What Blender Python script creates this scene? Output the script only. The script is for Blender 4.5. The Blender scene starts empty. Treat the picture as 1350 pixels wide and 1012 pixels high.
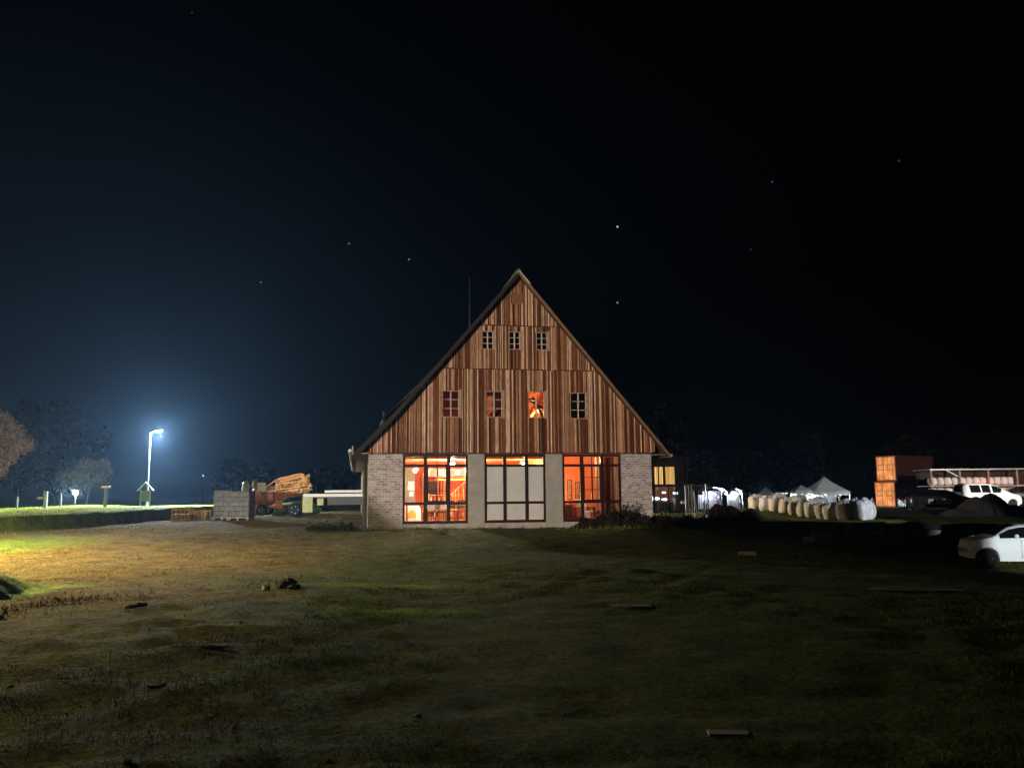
import bpy, bmesh, math, random
import numpy as np
from mathutils import Vector, Matrix
sc = bpy.context.scene
COL = sc.collection
random.seed(7); RS = np.random.RandomState(7)
rad = math.radians

# ------------------------------------------------------------------ camera
F_PX, TH, ROLL, ZC = 1100.0, math.atan(144/1100), rad(.5), 1.6
cd = bpy.data.cameras.new('camera'); cam = bpy.data.objects.new('camera', cd); COL.objects.link(cam)
cd.sensor_width = 36; cd.lens = 36*F_PX/1350; cd.clip_end = 3000; cd.clip_start = .1
_R = Vector((1,0,0)); _U = Vector((0,-math.sin(TH),math.cos(TH))); _F = Vector((0,math.cos(TH),math.sin(TH)))
R_ = _R*math.cos(ROLL)-_U*math.sin(ROLL); U_ = _U*math.cos(ROLL)+_R*math.sin(ROLL)
m = Matrix.Identity(4)
for i in range(3): m[i][0]=R_[i]; m[i][1]=U_[i]; m[i][2]=-_F[i]; m[i][3]=(0,0,ZC)[i]
cam.matrix_world = m
sc.camera = cam
def raydir(px, py): return R_*((px-675)/F_PX)+U_*((506-py)/F_PX)+_F
def at(px, py, Y):
    d = raydir(px, py); s = Y/d.y
    return Vector((d.x*s, Y, ZC+d.z*s))

# ------------------------------------------------------------------ render look
sc.view_settings.view_transform = 'Standard'; sc.view_settings.look = 'None'
sc.view_settings.exposure = 0; sc.view_settings.gamma = 1
sc.cycles.use_denoising = True
sc.cycles.max_bounces = 8; sc.cycles.transparent_max_bounces = 12; sc.cycles.volume_bounces = 0
sc.cycles.sample_clamp_indirect = 4
sc.cycles.volume_step_rate = 4

# ------------------------------------------------------------------ world: night sky, town glow low on the left, stars
SUN_EL, SUN_AZ = rad(4), rad(215)          # a faint low moon behind the camera to the left
w = bpy.data.worlds.new('World'); sc.world = w; w.use_nodes = True
nt = w.node_tree; nt.nodes.clear(); L = nt.links.new
def N(t, t_, **k):
    n = t.nodes.new(t_)
    for a, b in k.items(): setattr(n, a, b)
    return n
out = N(nt,'ShaderNodeOutputWorld'); sky = N(nt,'ShaderNodeTexSky'); sky.sky_type='NISHITA'; sky.sun_disc=False
sky.sun_elevation = SUN_EL; sky.sun_rotation = SUN_AZ
bg = N(nt,'ShaderNodeBackground'); bg.inputs[1].default_value = .00004; L(sky.outputs[0], bg.inputs[0])
tc = N(nt,'ShaderNodeTexCoord'); nrm = N(nt,'ShaderNodeVectorMath', operation='NORMALIZE'); L(tc.outputs['Generated'], nrm.inputs[0])
def glow(px, py, rng, col, st):
    d = raydir(px, py).normalized()
    dist = N(nt,'ShaderNodeVectorMath', operation='DISTANCE'); L(nrm.outputs[0], dist.inputs[0]); dist.inputs[1].default_value = d
    mr = N(nt,'ShaderNodeMapRange'); mr.inputs[1].default_value=0; mr.inputs[2].default_value=rng; mr.inputs[3].default_value=1; mr.inputs[4].default_value=0
    mr.interpolation_type='SMOOTHERSTEP'
    L(dist.outputs['Value'], mr.inputs[0])
    pw = N(nt,'ShaderNodeMath', operation='MULTIPLY'); L(mr.outputs[0], pw.inputs[0]); pw.inputs[1].default_value = st
    b = N(nt,'ShaderNodeBackground'); b.inputs[0].default_value=(*col,1); L(pw.outputs[0], b.inputs[1])
    return b
acc = bg
def addsh(a, b):
    s = N(nt,'ShaderNodeAddShader'); L(a.outputs[0], s.inputs[0]); L(b.outputs[0], s.inputs[1]); return s
acc = addsh(acc, glow(-60, 560, .62, (.34,.62,1.0), .0045))
acc = addsh(acc, glow(-250, 400, .95, (.40,.62,1.0), .001))
for px, py, s in [(344,372,.5),(460,321,.6),(539,342,.6),(814,299,.9),(814,399,.4),(267,626,.5),(1018,240,.10),(990,329,.06),(1185,212,.05),(253,17,.04)]:
    acc = addsh(acc, glow(px, py, .0016, (.8,.9,1.0), s*1.2))
L(acc.outputs[0], out.inputs[0])

def lamp_light(name, kind, loc, power, col, aim=None, size=.1, angle=None, blend=.3, parent=None):
    l = bpy.data.lights.new(name, kind); l.energy = power; l.color = col
    if kind in ('POINT','SPOT'): l.shadow_soft_size = size
    if kind == 'SPOT': l.spot_size = rad(angle); l.spot_blend = blend
    o = bpy.data.objects.new(name, l); COL.objects.link(o); o.location = loc
    if aim is not None: o.rotation_euler = (Vector(aim)-Vector(loc)).to_track_quat('-Z','Y').to_euler()
    return o
sun = bpy.data.lights.new('moon_light','SUN'); sun.energy=.012; sun.angle=rad(.5); sun.color=(1,.96,.9)
so = bpy.data.objects.new('moon_light', sun); COL.objects.link(so)
so.rotation_euler = (-Vector((math.sin(SUN_AZ)*math.cos(SUN_EL), math.cos(SUN_AZ)*math.cos(SUN_EL), math.sin(SUN_EL)))).to_track_quat('-Z','Y').to_euler()

# ------------------------------------------------------------------ helpers
def material(name, col, rough=.7, metal=0, var=.25, scale=6, bump=.2, col2=None, emit=None, est=0, island=0, stretch=(1,1,1), coat=0, detail=6):
    m = bpy.data.materials.new(name); m.use_nodes = True; t = m.node_tree; b = t.nodes['Principled BSDF']
    b.inputs['Roughness'].default_value = rough; b.inputs['Specular IOR Level'].default_value = .08 if 'foliage' in name else .4; b.inputs['Metallic'].default_value = metal
    if coat: b.inputs['Coat Weight'].default_value = coat
    tc = N(t,'ShaderNodeTexCoord'); mp = N(t,'ShaderNodeMapping'); mp.inputs['Scale'].default_value = stretch
    t.links.new(tc.outputs['Object'], mp.inputs[0])
    no = N(t,'ShaderNodeTexNoise'); no.inputs['Scale'].default_value = scale; no.inputs['Detail'].default_value = detail; no.inputs['Roughness'].default_value=.65
    t.links.new(mp.outputs[0], no.inputs['Vector'])
    cr = N(t,'ShaderNodeValToRGB'); c2 = col2 or tuple(c*(1-var) for c in col)
    c1 = col if col2 else tuple(min(1,c*(1+var*.5)) for c in col)
    cr.color_ramp.elements[0].position=.32; cr.color_ramp.elements[1].position=.68
    cr.color_ramp.elements[0].color=(*c2,1); cr.color_ramp.elements[1].color=(*c1,1)
    t.links.new(no.outputs['Fac'], cr.inputs[0]); last = cr.outputs[0]
    if island:
        g = N(t,'ShaderNodeNewGeometry'); hs = N(t,'ShaderNodeMapRange'); hs.inputs[3].default_value=1-island; hs.inputs[4].default_value=1+island
        t.links.new(g.outputs['Random Per Island'], hs.inputs[0])
        mx = N(t,'ShaderNodeVectorMath', operation='SCALE'); t.links.new(last, mx.inputs[0]); t.links.new(hs.outputs[0], mx.inputs['Scale']); last = mx.outputs[0]
    t.links.new(last, b.inputs['Base Color'])
    if bump:
        bp = N(t,'ShaderNodeBump'); bp.inputs['Strength'].default_value = bump; bp.inputs['Distance'].default_value=.02
        t.links.new(no.outputs['Fac'], bp.inputs['Height']); t.links.new(bp.outputs[0], b.inputs['Normal'])
    if emit: b.inputs['Emission Color'].default_value=(*emit,1); b.inputs['Emission Strength'].default_value=est
    return m

class MB:
    def __init__(s): s.v=[]; s.f=[]
    def add(s, vs, fs):
        o=len(s.v); s.v += [tuple(v) for v in vs]; s.f += [tuple(i+o for i in f) for f in fs]; return s
    def box(s, x0,x1,y0,y1,z0,z1, rot=None, c=None):
        vs=[Vector((x,y,z)) for z in (z0,z1) for y in (y0,y1) for x in (x0,x1)]
        if rot is not None:
            cc = Vector(c) if c is not None else Vector(((x0+x1)/2,(y0+y1)/2,(z0+z1)/2)); vs=[rot@(v-cc)+cc for v in vs]
        return s.add(vs, [(0,2,3,1),(4,5,7,6),(0,1,5,4),(2,6,7,3),(0,4,6,2),(1,3,7,5)])
    def tube(s, a, b, r0, r1=None, n=8, cap=True):
        a=Vector(a); b=Vector(b); r1 = r0 if r1 is None else r1
        q=(b-a).to_track_quat('Z','Y'); vs=[]
        for p,r in ((a,r0),(b,r1)):
            for i in range(n):
                t=2*math.pi*i/n; vs.append(p+q@Vector((r*math.cos(t),r*math.sin(t),0)))
        fs=[(i,(i+1)%n,n+(i+1)%n,n+i) for i in range(n)]
        if cap: fs += [tuple(range(n))[::-1], tuple(range(n,2*n))]
        return s.add(vs,fs)
    def beam(s, a, b, w, h):
        a=Vector(a); b=Vector(b); q=(b-a).to_track_quat('Z','Y'); vs=[]
        for p in (a,b):
            for i,j in ((-1,-1),(1,-1),(1,1),(-1,1)): vs.append(p+q@Vector((i*w/2,j*h/2,0)))
        return s.add(vs,[(0,1,5,4),(1,2,6,5),(2,3,7,6),(3,0,4,7),(3,2,1,0),(4,5,6,7)])
    def lathe(s, prof, c=(0,0,0), n=14):
        c=Vector(c); vs=[]
        for r,z in prof:
            for i in range(n):
                t=2*math.pi*i/n; vs.append(c+Vector((r*math.cos(t),r*math.sin(t),z)))
        fs=[]
        for k in range(len(prof)-1):
            for i in range(n): fs.append((k*n+i,k*n+(i+1)%n,(k+1)*n+(i+1)%n,(k+1)*n+i))
        fs += [tuple(range(n))[::-1], tuple((len(prof)-1)*n+i for i in range(n))]
        return s.add(vs,fs)
    def prism(s, poly, y0, y1):      # polygon in (x,z) extruded along y
        n=len(poly); vs=[(x,y0,z) for x,z in poly]+[(x,y1,z) for x,z in poly]
        return s.add(vs,[tuple(range(n)),tuple(range(n,2*n))[::-1]]+[(i,n+i,n+(i+1)%n,(i+1)%n) for i in range(n)])
    def blob(s, c, rx, ry, rz, seed=0, n=12, m=8, amp=.12, sq=1.0):
        rs=np.random.RandomState(seed); ph=rs.rand(6)*6.28; vs=[]
        for j in range(m+1):
            a=math.pi*j/m-math.pi/2
            for i in range(n):
                t=2*math.pi*i/n
                k=1+amp*(math.sin(2*t+ph[0])*math.cos(a)+.6*math.sin(3*t+ph[1]+2*a)+.6*math.sin(5*a+ph[2]+t))
                f=lambda q: math.copysign(abs(q)**sq,q)
                vs.append((c[0]+rx*k*f(math.cos(a))*f(math.cos(t)), c[1]+ry*k*f(math.cos(a))*f(math.sin(t)), c[2]+rz*k*f(math.sin(a))))
        fs=[]
        for j in range(m):
            for i in range(n): fs.append((j*n+i,j*n+(i+1)%n,(j+1)*n+(i+1)%n,(j+1)*n+i))
        return s.add(vs,fs)
    def build(s, name, mat, parent=None, smooth=False, bevel=0, loc=None, rotz=0):
        me=bpy.data.meshes.new(name); me.from_pydata(s.v,[],s.f); me.update()
        bm=bmesh.new(); bm.from_mesh(me); bmesh.ops.recalc_face_normals(bm,faces=bm.faces); bm.to_mesh(me); bm.free()
        if smooth:
            for p in me.polygons: p.use_smooth=True
        o=bpy.data.objects.new(name,me); COL.objects.link(o); me.materials.append(mat)
        if bevel:
            md=o.modifiers.new('bevel','BEVEL'); md.width=bevel; md.segments=2; md.limit_method='ANGLE'
        if parent: o.parent=parent
        if loc is not None: o.location=loc
        o.rotation_euler.z=rotz
        return o
def tag(o, label=None, cat=None, group=None, kind=None):
    if label: o['label']=label
    if cat: o['category']=cat
    if group: o['group']=group
    if kind: o['kind']=kind
    return o
def thing(name, label, cat, loc=(0,0,0), rotz=0, group=None):
    o=bpy.data.objects.new(name,None); COL.objects.link(o); o.location=loc; o.rotation_euler=(0,0,rotz); o.empty_display_size=.2
    return tag(o,label,cat,group)
def kids(o): return list(o.children)
def dup(root, loc, rotz, label, group=None, scale=None):
    def rec(o,p):
        c=o.copy(); COL.objects.link(c); c.parent=p
        for ch in kids(o): rec(ch,c)
        return c
    r=rec(root,None); r.location=loc; r.rotation_euler=(0,0,rotz); r['label']=label
    if group: r['group']=group
    if scale: r.scale=scale
    return r

# ------------------------------------------------------------------ terrain height
PTS = np.array([(0,0,0),(-6,11,.15),(-20,33,.25),(-18,46,.35),(-16,44,.38),(-10,45,.35),(0,36,.06),(6,37,.08),(15,29,-.98),(20,28,-1.05),(9,27,-.35),(12,34,-.38),
    (9,45,.1),(17.6,42,.12),(14.5,52,.42),(36,84,-.1),(43,88,-.2),(32,62,.25),(36,62,.2),(-26,60,.3),(10,0,0),(-10,0,0),(24,10,-.4),(-12,50,.42),(-40,45,.3),(0,18,0),(20,48,.2),(0,70,.3),(-40,100,.3),(60,40,-.6),(60,120,0)],float)
def H0(x,y):
    x=np.asarray(x,float); y=np.asarray(y,float); num=np.zeros_like(x); den=np.full_like(x,1e-3)
    for a,b,c in PTS:
        wgt=1/(1+((x-a)**2+(y-b)**2)/6.0)**2
        num+=wgt*c; den+=wgt
    return num/den
def smooth(t): t=np.clip(t,0,1); return t*t*(3-2*t)
def bank(x,y):
    # raised lawn behind an earth bank on the left (edge runs away from the camera) and the tip of a second, lower one close by
    edge = -19.6+(y-33)*.07+.12*np.sin(y*.45)
    far = smooth((edge-x)/.30)*smooth((y-24)/1.2)*(.62+.03*np.sin(x*.7))*smooth((95-y)/30)
    e2 = -7.45-.20*np.abs(y-12.6)+.03*np.sin(y*5)
    near = smooth((e2-x)/.5)*smooth((15.0-y)/1.6)*smooth((y-11.9+(x+6.8)*.25)/.28)*.27
    return far+near
def vnoise(x,y,seed=0):
    rs=np.random.RandomState(seed); o=np.zeros_like(np.asarray(x,float))
    for k in range(14):
        fr=.25*1.32**k; a=rs.rand()*6.28; p=rs.rand()*6.28
        o+=np.sin((x*math.cos(a)+y*math.sin(a))*fr+p)/(fr+.4)**.9
    return o
def rough(x,y):
    rs=np.random.RandomState(77); o=np.zeros_like(np.asarray(x,float))
    for k in range(22):
        fr=3.5+11*rs.rand(); a=rs.rand()*6.28; p=rs.rand()*6.28; o+=np.sin((x*math.cos(a)+y*math.sin(a))*fr+p+1.5*np.sin(x*.9+y*.7*math.cos(k)+k))*.0035
    return o*(1+.8*np.sin(x*.6+1)*np.sin(y*.5))
def H(x,y):
    d=np.sqrt(np.asarray(x)**2+np.asarray(y)**2)
    return H0(x,y)+bank(x,y)+.018*vnoise(x,y,3)*np.clip((d)/8,0,1)+rough(x,y)*np.clip((70-d)/30,0,1)
def hz(x,y): return float(H(np.array([x]),np.array([y]))[0])
def on(px, Y, dz=0):
    d=raydir(px,600); x=d.x*Y/d.y
    return Vector((x,Y,hz(x,Y)+dz))

def axis(a,b,step,far):
    c=list(np.arange(a,b,step)); s=step; lo=a; l=[]
    while lo>-far: s*=1.25; lo-=s; l.append(lo)
    s=step; hi=c[-1]; h=[]
    while hi<far: s*=1.25; hi+=s; h.append(hi)
    return np.array(l[::-1]+c+h)
gx=axis(-34,30,.17,900); gy=axis(2,56,.17,900)
GX,GY=np.meshgrid(gx,gy); GZ=H(GX,GY)
nx,ny=len(gx),len(gy)
co=np.stack([GX.ravel(),GY.ravel(),GZ.ravel()],1)
ii=(np.arange(ny-1)[:,None]*nx+np.arange(nx-1)[None,:]).ravel()
qf=np.stack([ii,ii+1,ii+nx+1,ii+nx],1)
def np_mesh(name, co, faces, mat, smoothf=False, nv=4):
    me=bpy.data.meshes.new(name); me.vertices.add(len(co)); me.vertices.foreach_set('co',co.astype(np.float32).ravel())
    me.loops.add(faces.size); me.loops.foreach_set('vertex_index',faces.astype(np.int32).ravel())
    me.polygons.add(len(faces)); me.polygons.foreach_set('loop_start',(np.arange(len(faces))*nv).astype(np.int32))
    if smoothf: me.polygons.foreach_set('use_smooth',np.ones(len(faces),bool))
    me.update(calc_edges=True); me.validate(); me.materials.append(mat)
    o=bpy.data.objects.new(name,me); COL.objects.link(o); return o

def ground_material(blades=False):
    m=bpy.data.materials.new('grass_blade_mat' if blades else 'ground_mat'); m.use_nodes=True; t=m.node_tree; b=t.nodes['Principled BSDF']; b.inputs['Roughness'].default_value=.9; b.inputs['Specular IOR Level'].default_value=.1
    g=N(t,'ShaderNodeNewGeometry'); l=t.links.new
    def noise(sc_,det=5,ro=.6,stretch=None):
        n=N(t,'ShaderNodeTexNoise'); n.inputs['Scale'].default_value=sc_; n.inputs['Detail'].default_value=det; n.inputs['Roughness'].default_value=ro
        if stretch:
            mp=N(t,'ShaderNodeMapping'); mp.inputs['Scale'].default_value=stretch; l(g.outputs['Position'],mp.inputs[0]); l(mp.outputs[0],n.inputs['Vector'])
        else: l(g.outputs['Position'],n.inputs['Vector'])
        return n
    big=noise(.22,4,.55,(1,1.6,1)); mid=noise(1.6,5); fine=noise(14,6,.7)
    sx=N(t,'ShaderNodeSeparateXYZ'); l(g.outputs['Position'],sx.inputs[0])
    # dead brown turf in the trodden left part of the field, green growth to the right and on the raised lawn
    mr=N(t,'ShaderNodeMapRange'); mr.inputs[1].default_value=-7.5; mr.inputs[2].default_value=2.5; l(sx.outputs[0],mr.inputs[0])
    ml=N(t,'ShaderNodeMapRange'); ml.inputs[1].default_value=-18.9; ml.inputs[2].default_value=-20.2; l(sx.outputs[0],ml.inputs[0])
    zz=N(t,'ShaderNodeMapRange'); zz.inputs[1].default_value=-7.2; zz.inputs[2].default_value=-7.5; l(sx.outputs[0],zz.inputs[0])
    yy=N(t,'ShaderNodeMapRange'); yy.inputs[1].default_value=15.6; yy.inputs[2].default_value=14.2; l(sx.outputs[1],yy.inputs[0])
    zy=N(t,'ShaderNodeMath',operation='MULTIPLY'); l(zz.outputs[0],zy.inputs[0]); l(yy.outputs[0],zy.inputs[1])
    a1=N(t,'ShaderNodeMath',operation='ADD'); l(mr.outputs[0],a1.inputs[0]); l(big.outputs['Fac'],a1.inputs[1])
    a2=N(t,'ShaderNodeMath',operation='ADD'); l(a1.outputs[0],a2.inputs[0]); l(ml.outputs[0],a2.inputs[1])
    a2b=N(t,'ShaderNodeMath',operation='ADD'); l(a2.outputs[0],a2b.inputs[0]); l(zy.outputs[0],a2b.inputs[1])
    a3=N(t,'ShaderNodeMath',operation='MULTIPLY_ADD'); l(mid.outputs['Fac'],a3.inputs[0]); a3.inputs[1].default_value=.5; l(a2b.outputs[0],a3.inputs[2])
    cr=N(t,'ShaderNodeValToRGB'); e=cr.color_ramp.elements
    e[0].position=.55; e[0].color=(.165,.118,.034,1); e[1].position=1.35/2+.3; e[1].color=(.088,.110,.020,1)
    x=e.new(.75); x.color=(.140,.105,.026,1)
    sc2=N(t,'ShaderNodeMath',operation='MULTIPLY'); sc2.inputs[1].default_value=.8; l(a3.outputs[0],sc2.inputs[0]); l(sc2.outputs[0],cr.inputs[0])
    cf=N(t,'ShaderNodeMapRange'); cf.inputs[1].default_value=.3; cf.inputs[2].default_value=.72; cf.inputs[3].default_value=.35; cf.inputs[4].default_value=1.5; l(fine.outputs['Fac'],cf.inputs[0])
    cm=N(t,'ShaderNodeMapRange'); cm.inputs[1].default_value=.32; cm.inputs[2].default_value=.66; cm.inputs[3].default_value=.5; cm.inputs[4].default_value=1.3; l(mid.outputs['Fac'],cm.inputs[0])
    pr=N(t,'ShaderNodeMath',operation='MULTIPLY'); l(cf.outputs[0],pr.inputs[0]); l(cm.outputs[0],pr.inputs[1]); last=pr.outputs[0]
    if blades:
        r2=N(t,'ShaderNodeMapRange'); r2.inputs[3].default_value=.55; r2.inputs[4].default_value=1.9; l(g.outputs['Random Per Island'],r2.inputs[0])
        p2=N(t,'ShaderNodeMath',operation='MULTIPLY'); l(cm.outputs[0],p2.inputs[0]); l(r2.outputs[0],p2.inputs[1]); last=p2.outputs[0]
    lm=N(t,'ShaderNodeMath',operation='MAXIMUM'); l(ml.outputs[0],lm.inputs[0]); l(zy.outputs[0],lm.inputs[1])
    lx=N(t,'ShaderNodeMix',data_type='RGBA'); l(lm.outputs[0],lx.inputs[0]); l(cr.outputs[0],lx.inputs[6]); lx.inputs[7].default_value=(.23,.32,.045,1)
    prev=lx.outputs[2]
    for (cx,cy,rx_,ry_,am) in ((-2.3,14.6,1.6,.55,.9),(-1.5,11.3,1.1,.30,1.0),(-16.5,26,3.2,4.5,.7),(-9,33,4,1.5,.3)):   # bright green ovals in the turf colour
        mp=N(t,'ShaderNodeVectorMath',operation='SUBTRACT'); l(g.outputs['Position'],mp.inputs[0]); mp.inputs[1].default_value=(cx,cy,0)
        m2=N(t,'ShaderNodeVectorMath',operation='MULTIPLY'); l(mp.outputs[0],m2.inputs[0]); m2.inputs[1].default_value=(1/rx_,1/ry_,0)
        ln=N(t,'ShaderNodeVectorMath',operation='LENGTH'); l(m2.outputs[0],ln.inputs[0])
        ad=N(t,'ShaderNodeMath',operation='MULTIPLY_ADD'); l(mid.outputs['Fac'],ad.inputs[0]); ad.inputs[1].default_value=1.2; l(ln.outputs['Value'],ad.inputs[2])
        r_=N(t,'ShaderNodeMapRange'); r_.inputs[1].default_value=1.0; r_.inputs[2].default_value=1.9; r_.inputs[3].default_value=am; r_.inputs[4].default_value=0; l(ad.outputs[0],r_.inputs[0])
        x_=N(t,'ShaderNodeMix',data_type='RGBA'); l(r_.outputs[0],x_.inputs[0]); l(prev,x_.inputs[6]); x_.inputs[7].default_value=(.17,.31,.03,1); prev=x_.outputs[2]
    vm=N(t,'ShaderNodeVectorMath',operation='SCALE'); l(prev,vm.inputs[0]); l(last,vm.inputs['Scale']); l(vm.outputs[0],b.inputs['Base Color'])
    if not blades:
        bp=N(t,'ShaderNodeBump'); bp.inputs['Strength'].default_value=1; bp.inputs['Distance'].default_value=.10
        hm_=N(t,'ShaderNodeMath',operation='MULTIPLY_ADD'); m4=noise(5,5,.65); l(m4.outputs['Fac'],hm_.inputs[0]); hm_.inputs[1].default_value=1.2; l(fine.outputs['Fac'],hm_.inputs[2]); l(hm_.outputs[0],bp.inputs['Height']); l(bp.outputs[0],b.inputs['Normal'])
    return m
M={}
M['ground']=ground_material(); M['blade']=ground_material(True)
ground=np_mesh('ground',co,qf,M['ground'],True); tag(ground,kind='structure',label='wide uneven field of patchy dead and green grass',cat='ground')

# grass: short blades over the visible near field
BARN0=Vector((-6.09,35.4,0)); PSI=rad(10.6); CP,SP=math.cos(PSI),math.sin(PSI)
def B(u,w_,z=0): return Vector((BARN0.x+u*CP-w_*SP, BARN0.y+u*SP+w_*CP, z))
def blades(n, ymin, ymax, hmin, hmax, wid, xr=None, pw=1.0):
    y=ymin+(ymax-ymin)*RS.rand(n)**pw; x=(RS.rand(n)*2-1)*(y*.66+.6)
    if xr: x=xr[0]+(xr[1]-xr[0])*RS.rand(n)
    # clumps
    cl=vnoise(x*2.2,y*2.2,11); keep=RS.rand(n)<np.clip(.35+.45*cl,.08,1)
    u=(x-BARN0.x)*CP+(y-BARN0.y)*SP; w_=-(x-BARN0.x)*SP+(y-BARN0.y)*CP
    keep&=~((u>-.1)&(u<12.7)&(w_>-.06)&(w_<29))
    x,y=x[keep],y[keep]; n=len(x); z=H(x,y)-.01
    h=(hmin+(hmax-hmin)*RS.rand(n)**2)*(1+.5*np.clip(vnoise(x,y,5)*.3,-.6,1)); a=RS.rand(n)*6.28; ln=RS.rand(n)*.9*h; la=RS.rand(n)*6.28
    wd=wid*(.6+.8*RS.rand(n))*(1+y/14)
    c=np.zeros((n,3,3)); 
    c[:,0]=np.stack([x-wd*np.cos(a),y-wd*np.sin(a),z],1); c[:,1]=np.stack([x+wd*np.cos(a),y+wd*np.sin(a),z],1)
    c[:,2]=np.stack([x+ln*np.cos(la),y+ln*np.sin(la),z+h],1)
    return c.reshape(-1,3)
allb=np.concatenate([blades(260000,3.2,14,.008,.042,.0024,None,1.1), blades(130000,10,36,.012,.055,.004,None,.8), blades(26000,30,60,.02,.06,.008,(-42,-6)),
    blades(9000,34.4,37.0,.03,.14,.005,(-7,7)), blades(5000,10.6,13.6,.03,.10,.004,(-10,-5))])
fb=np.arange(len(allb)).reshape(-1,3)
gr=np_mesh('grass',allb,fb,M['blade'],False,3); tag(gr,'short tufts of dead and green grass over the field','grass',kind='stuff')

# ------------------------------------------------------------------ materials
def plank_mat(name, stops, sc_=3.0):
    m=bpy.data.materials.new(name); m.use_nodes=True; t=m.node_tree; b=t.nodes['Principled BSDF']; b.inputs['Roughness'].default_value=.8; l=t.links.new
    b.inputs['Specular IOR Level'].default_value=.2
    g=N(t,'ShaderNodeNewGeometry'); tc=N(t,'ShaderNodeTexCoord'); mp=N(t,'ShaderNodeMapping'); mp.inputs['Scale'].default_value=(14,14,.9); l(tc.outputs['Object'],mp.inputs[0])
    n=N(t,'ShaderNodeTexNoise'); n.inputs['Scale'].default_value=sc_; n.inputs['Detail'].default_value=8; n.inputs['Roughness'].default_value=.7; l(mp.outputs[0],n.inputs['Vector'])
    n2=N(t,'ShaderNodeTexNoise'); n2.inputs['Scale'].default_value=.55; n2.inputs['Detail'].default_value=3; l(tc.outputs['Object'],n2.inputs['Vector'])
    cr=N(t,'ShaderNodeValToRGB'); e=cr.color_ramp.elements; e[0].position=stops[0][0]; e[0].color=(*stops[0][1],1); e[1].position=stops[-1][0]; e[1].color=(*stops[-1][1],1)
    for p,c in stops[1:-1]:
        x=e.new(p); x.color=(*c,1)
    ad=N(t,'ShaderNodeMath',operation='MULTIPLY_ADD'); l(n2.outputs['Fac'],ad.inputs[0]); ad.inputs[1].default_value=.30; l(g.outputs['Random Per Island'],ad.inputs[2])
    ad2=N(t,'ShaderNodeMath',operation='SUBTRACT'); l(ad.outputs[0],ad2.inputs[0]); ad2.inputs[1].default_value=.15; l(ad2.outputs[0],cr.inputs[0])
    mr=N(t,'ShaderNodeMapRange'); mr.inputs[1].default_value=.3; mr.inputs[2].default_value=.7; mr.inputs[3].default_value=.38; mr.inputs[4].default_value=1.75; l(n.outputs['Fac'],mr.inputs[0])
    vm=N(t,'ShaderNodeVectorMath',operation='SCALE'); l(cr.outputs[0],vm.inputs[0]); l(mr.outputs[0],vm.inputs['Scale']); l(vm.outputs[0],b.inputs['Base Color'])
    bp=N(t,'ShaderNodeBump'); bp.inputs['Strength'].default_value=.5; bp.inputs['Distance'].default_value=.01; l(n.outputs['Fac'],bp.inputs['Height']); l(bp.outputs[0],b.inputs['Normal'])
    return m
def brick_mat(name, side=False, c1=(.40,.34,.31), c2=(.27,.20,.175), mo=(.50,.46,.43), bw=.27, rh=.105):
    m=bpy.data.materials.new(name); m.use_nodes=True; t=m.node_tree; b=t.nodes['Principled BSDF']; b.inputs['Roughness'].default_value=.9; l=t.links.new
    tc=N(t,'ShaderNodeTexCoord'); s=N(t,'ShaderNodeSeparateXYZ'); l(tc.outputs['Object'],s.inputs[0]); c=N(t,'ShaderNodeCombineXYZ')
    dn=N(t,'ShaderNodeTexNoise'); dn.inputs['Scale'].default_value=3.5; dn.inputs['Detail'].default_value=3; l(tc.outputs['Object'],dn.inputs['Vector'])
    dm=N(t,'ShaderNodeMath',operation='MULTIPLY_ADD'); l(dn.outputs['Fac'],dm.inputs[0]); dm.inputs[1].default_value=.05; l(s.outputs[2],dm.inputs[2])
    xy=N(t,'ShaderNodeMath',operation='ADD'); l(s.outputs[0],xy.inputs[0]); l(s.outputs[1],xy.inputs[1])
    l(xy.outputs[0],c.inputs[0]); l(dm.outputs[0],c.inputs[1])
    br=N(t,'ShaderNodeTexBrick'); br.inputs['Scale'].default_value=1; br.inputs['Brick Width'].default_value=bw; br.inputs['Row Height'].default_value=rh; br.inputs['Mortar Size'].default_value=.013
    br.inputs['Mortar Smooth'].default_value=.3; br.inputs['Color1'].default_value=(*c1,1); br.inputs['Color2'].default_value=(*c2,1); br.inputs['Mortar'].default_value=(*mo,1); br.inputs['Bias'].default_value=.05
    l(c.outputs[0],br.inputs['Vector'])
    n=N(t,'ShaderNodeTexNoise'); n.inputs['Scale'].default_value=5; n.inputs['Detail'].default_value=8; n.inputs['Roughness'].default_value=.75; l(tc.outputs['Object'],n.inputs['Vector'])
    mr=N(t,'ShaderNodeMapRange'); mr.inputs[1].default_value=.3; mr.inputs[2].default_value=.7; mr.inputs[3].default_value=.62; mr.inputs[4].default_value=1.28; l(n.outputs['Fac'],mr.inputs[0])
    vm=N(t,'ShaderNodeVectorMath',operation='SCALE'); l(br.outputs[0],vm.inputs[0]); l(mr.outputs[0],vm.inputs['Scale']); l(vm.outputs[0],b.inputs['Base Color'])
    bp=N(t,'ShaderNodeBump'); bp.inputs['Strength'].default_value=1; bp.inputs['Distance'].default_value=.02; bp.invert=True; l(br.outputs['Fac'],bp.inputs['Height']); l(bp.outputs[0],b.inputs['Normal'])
    return m
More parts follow.
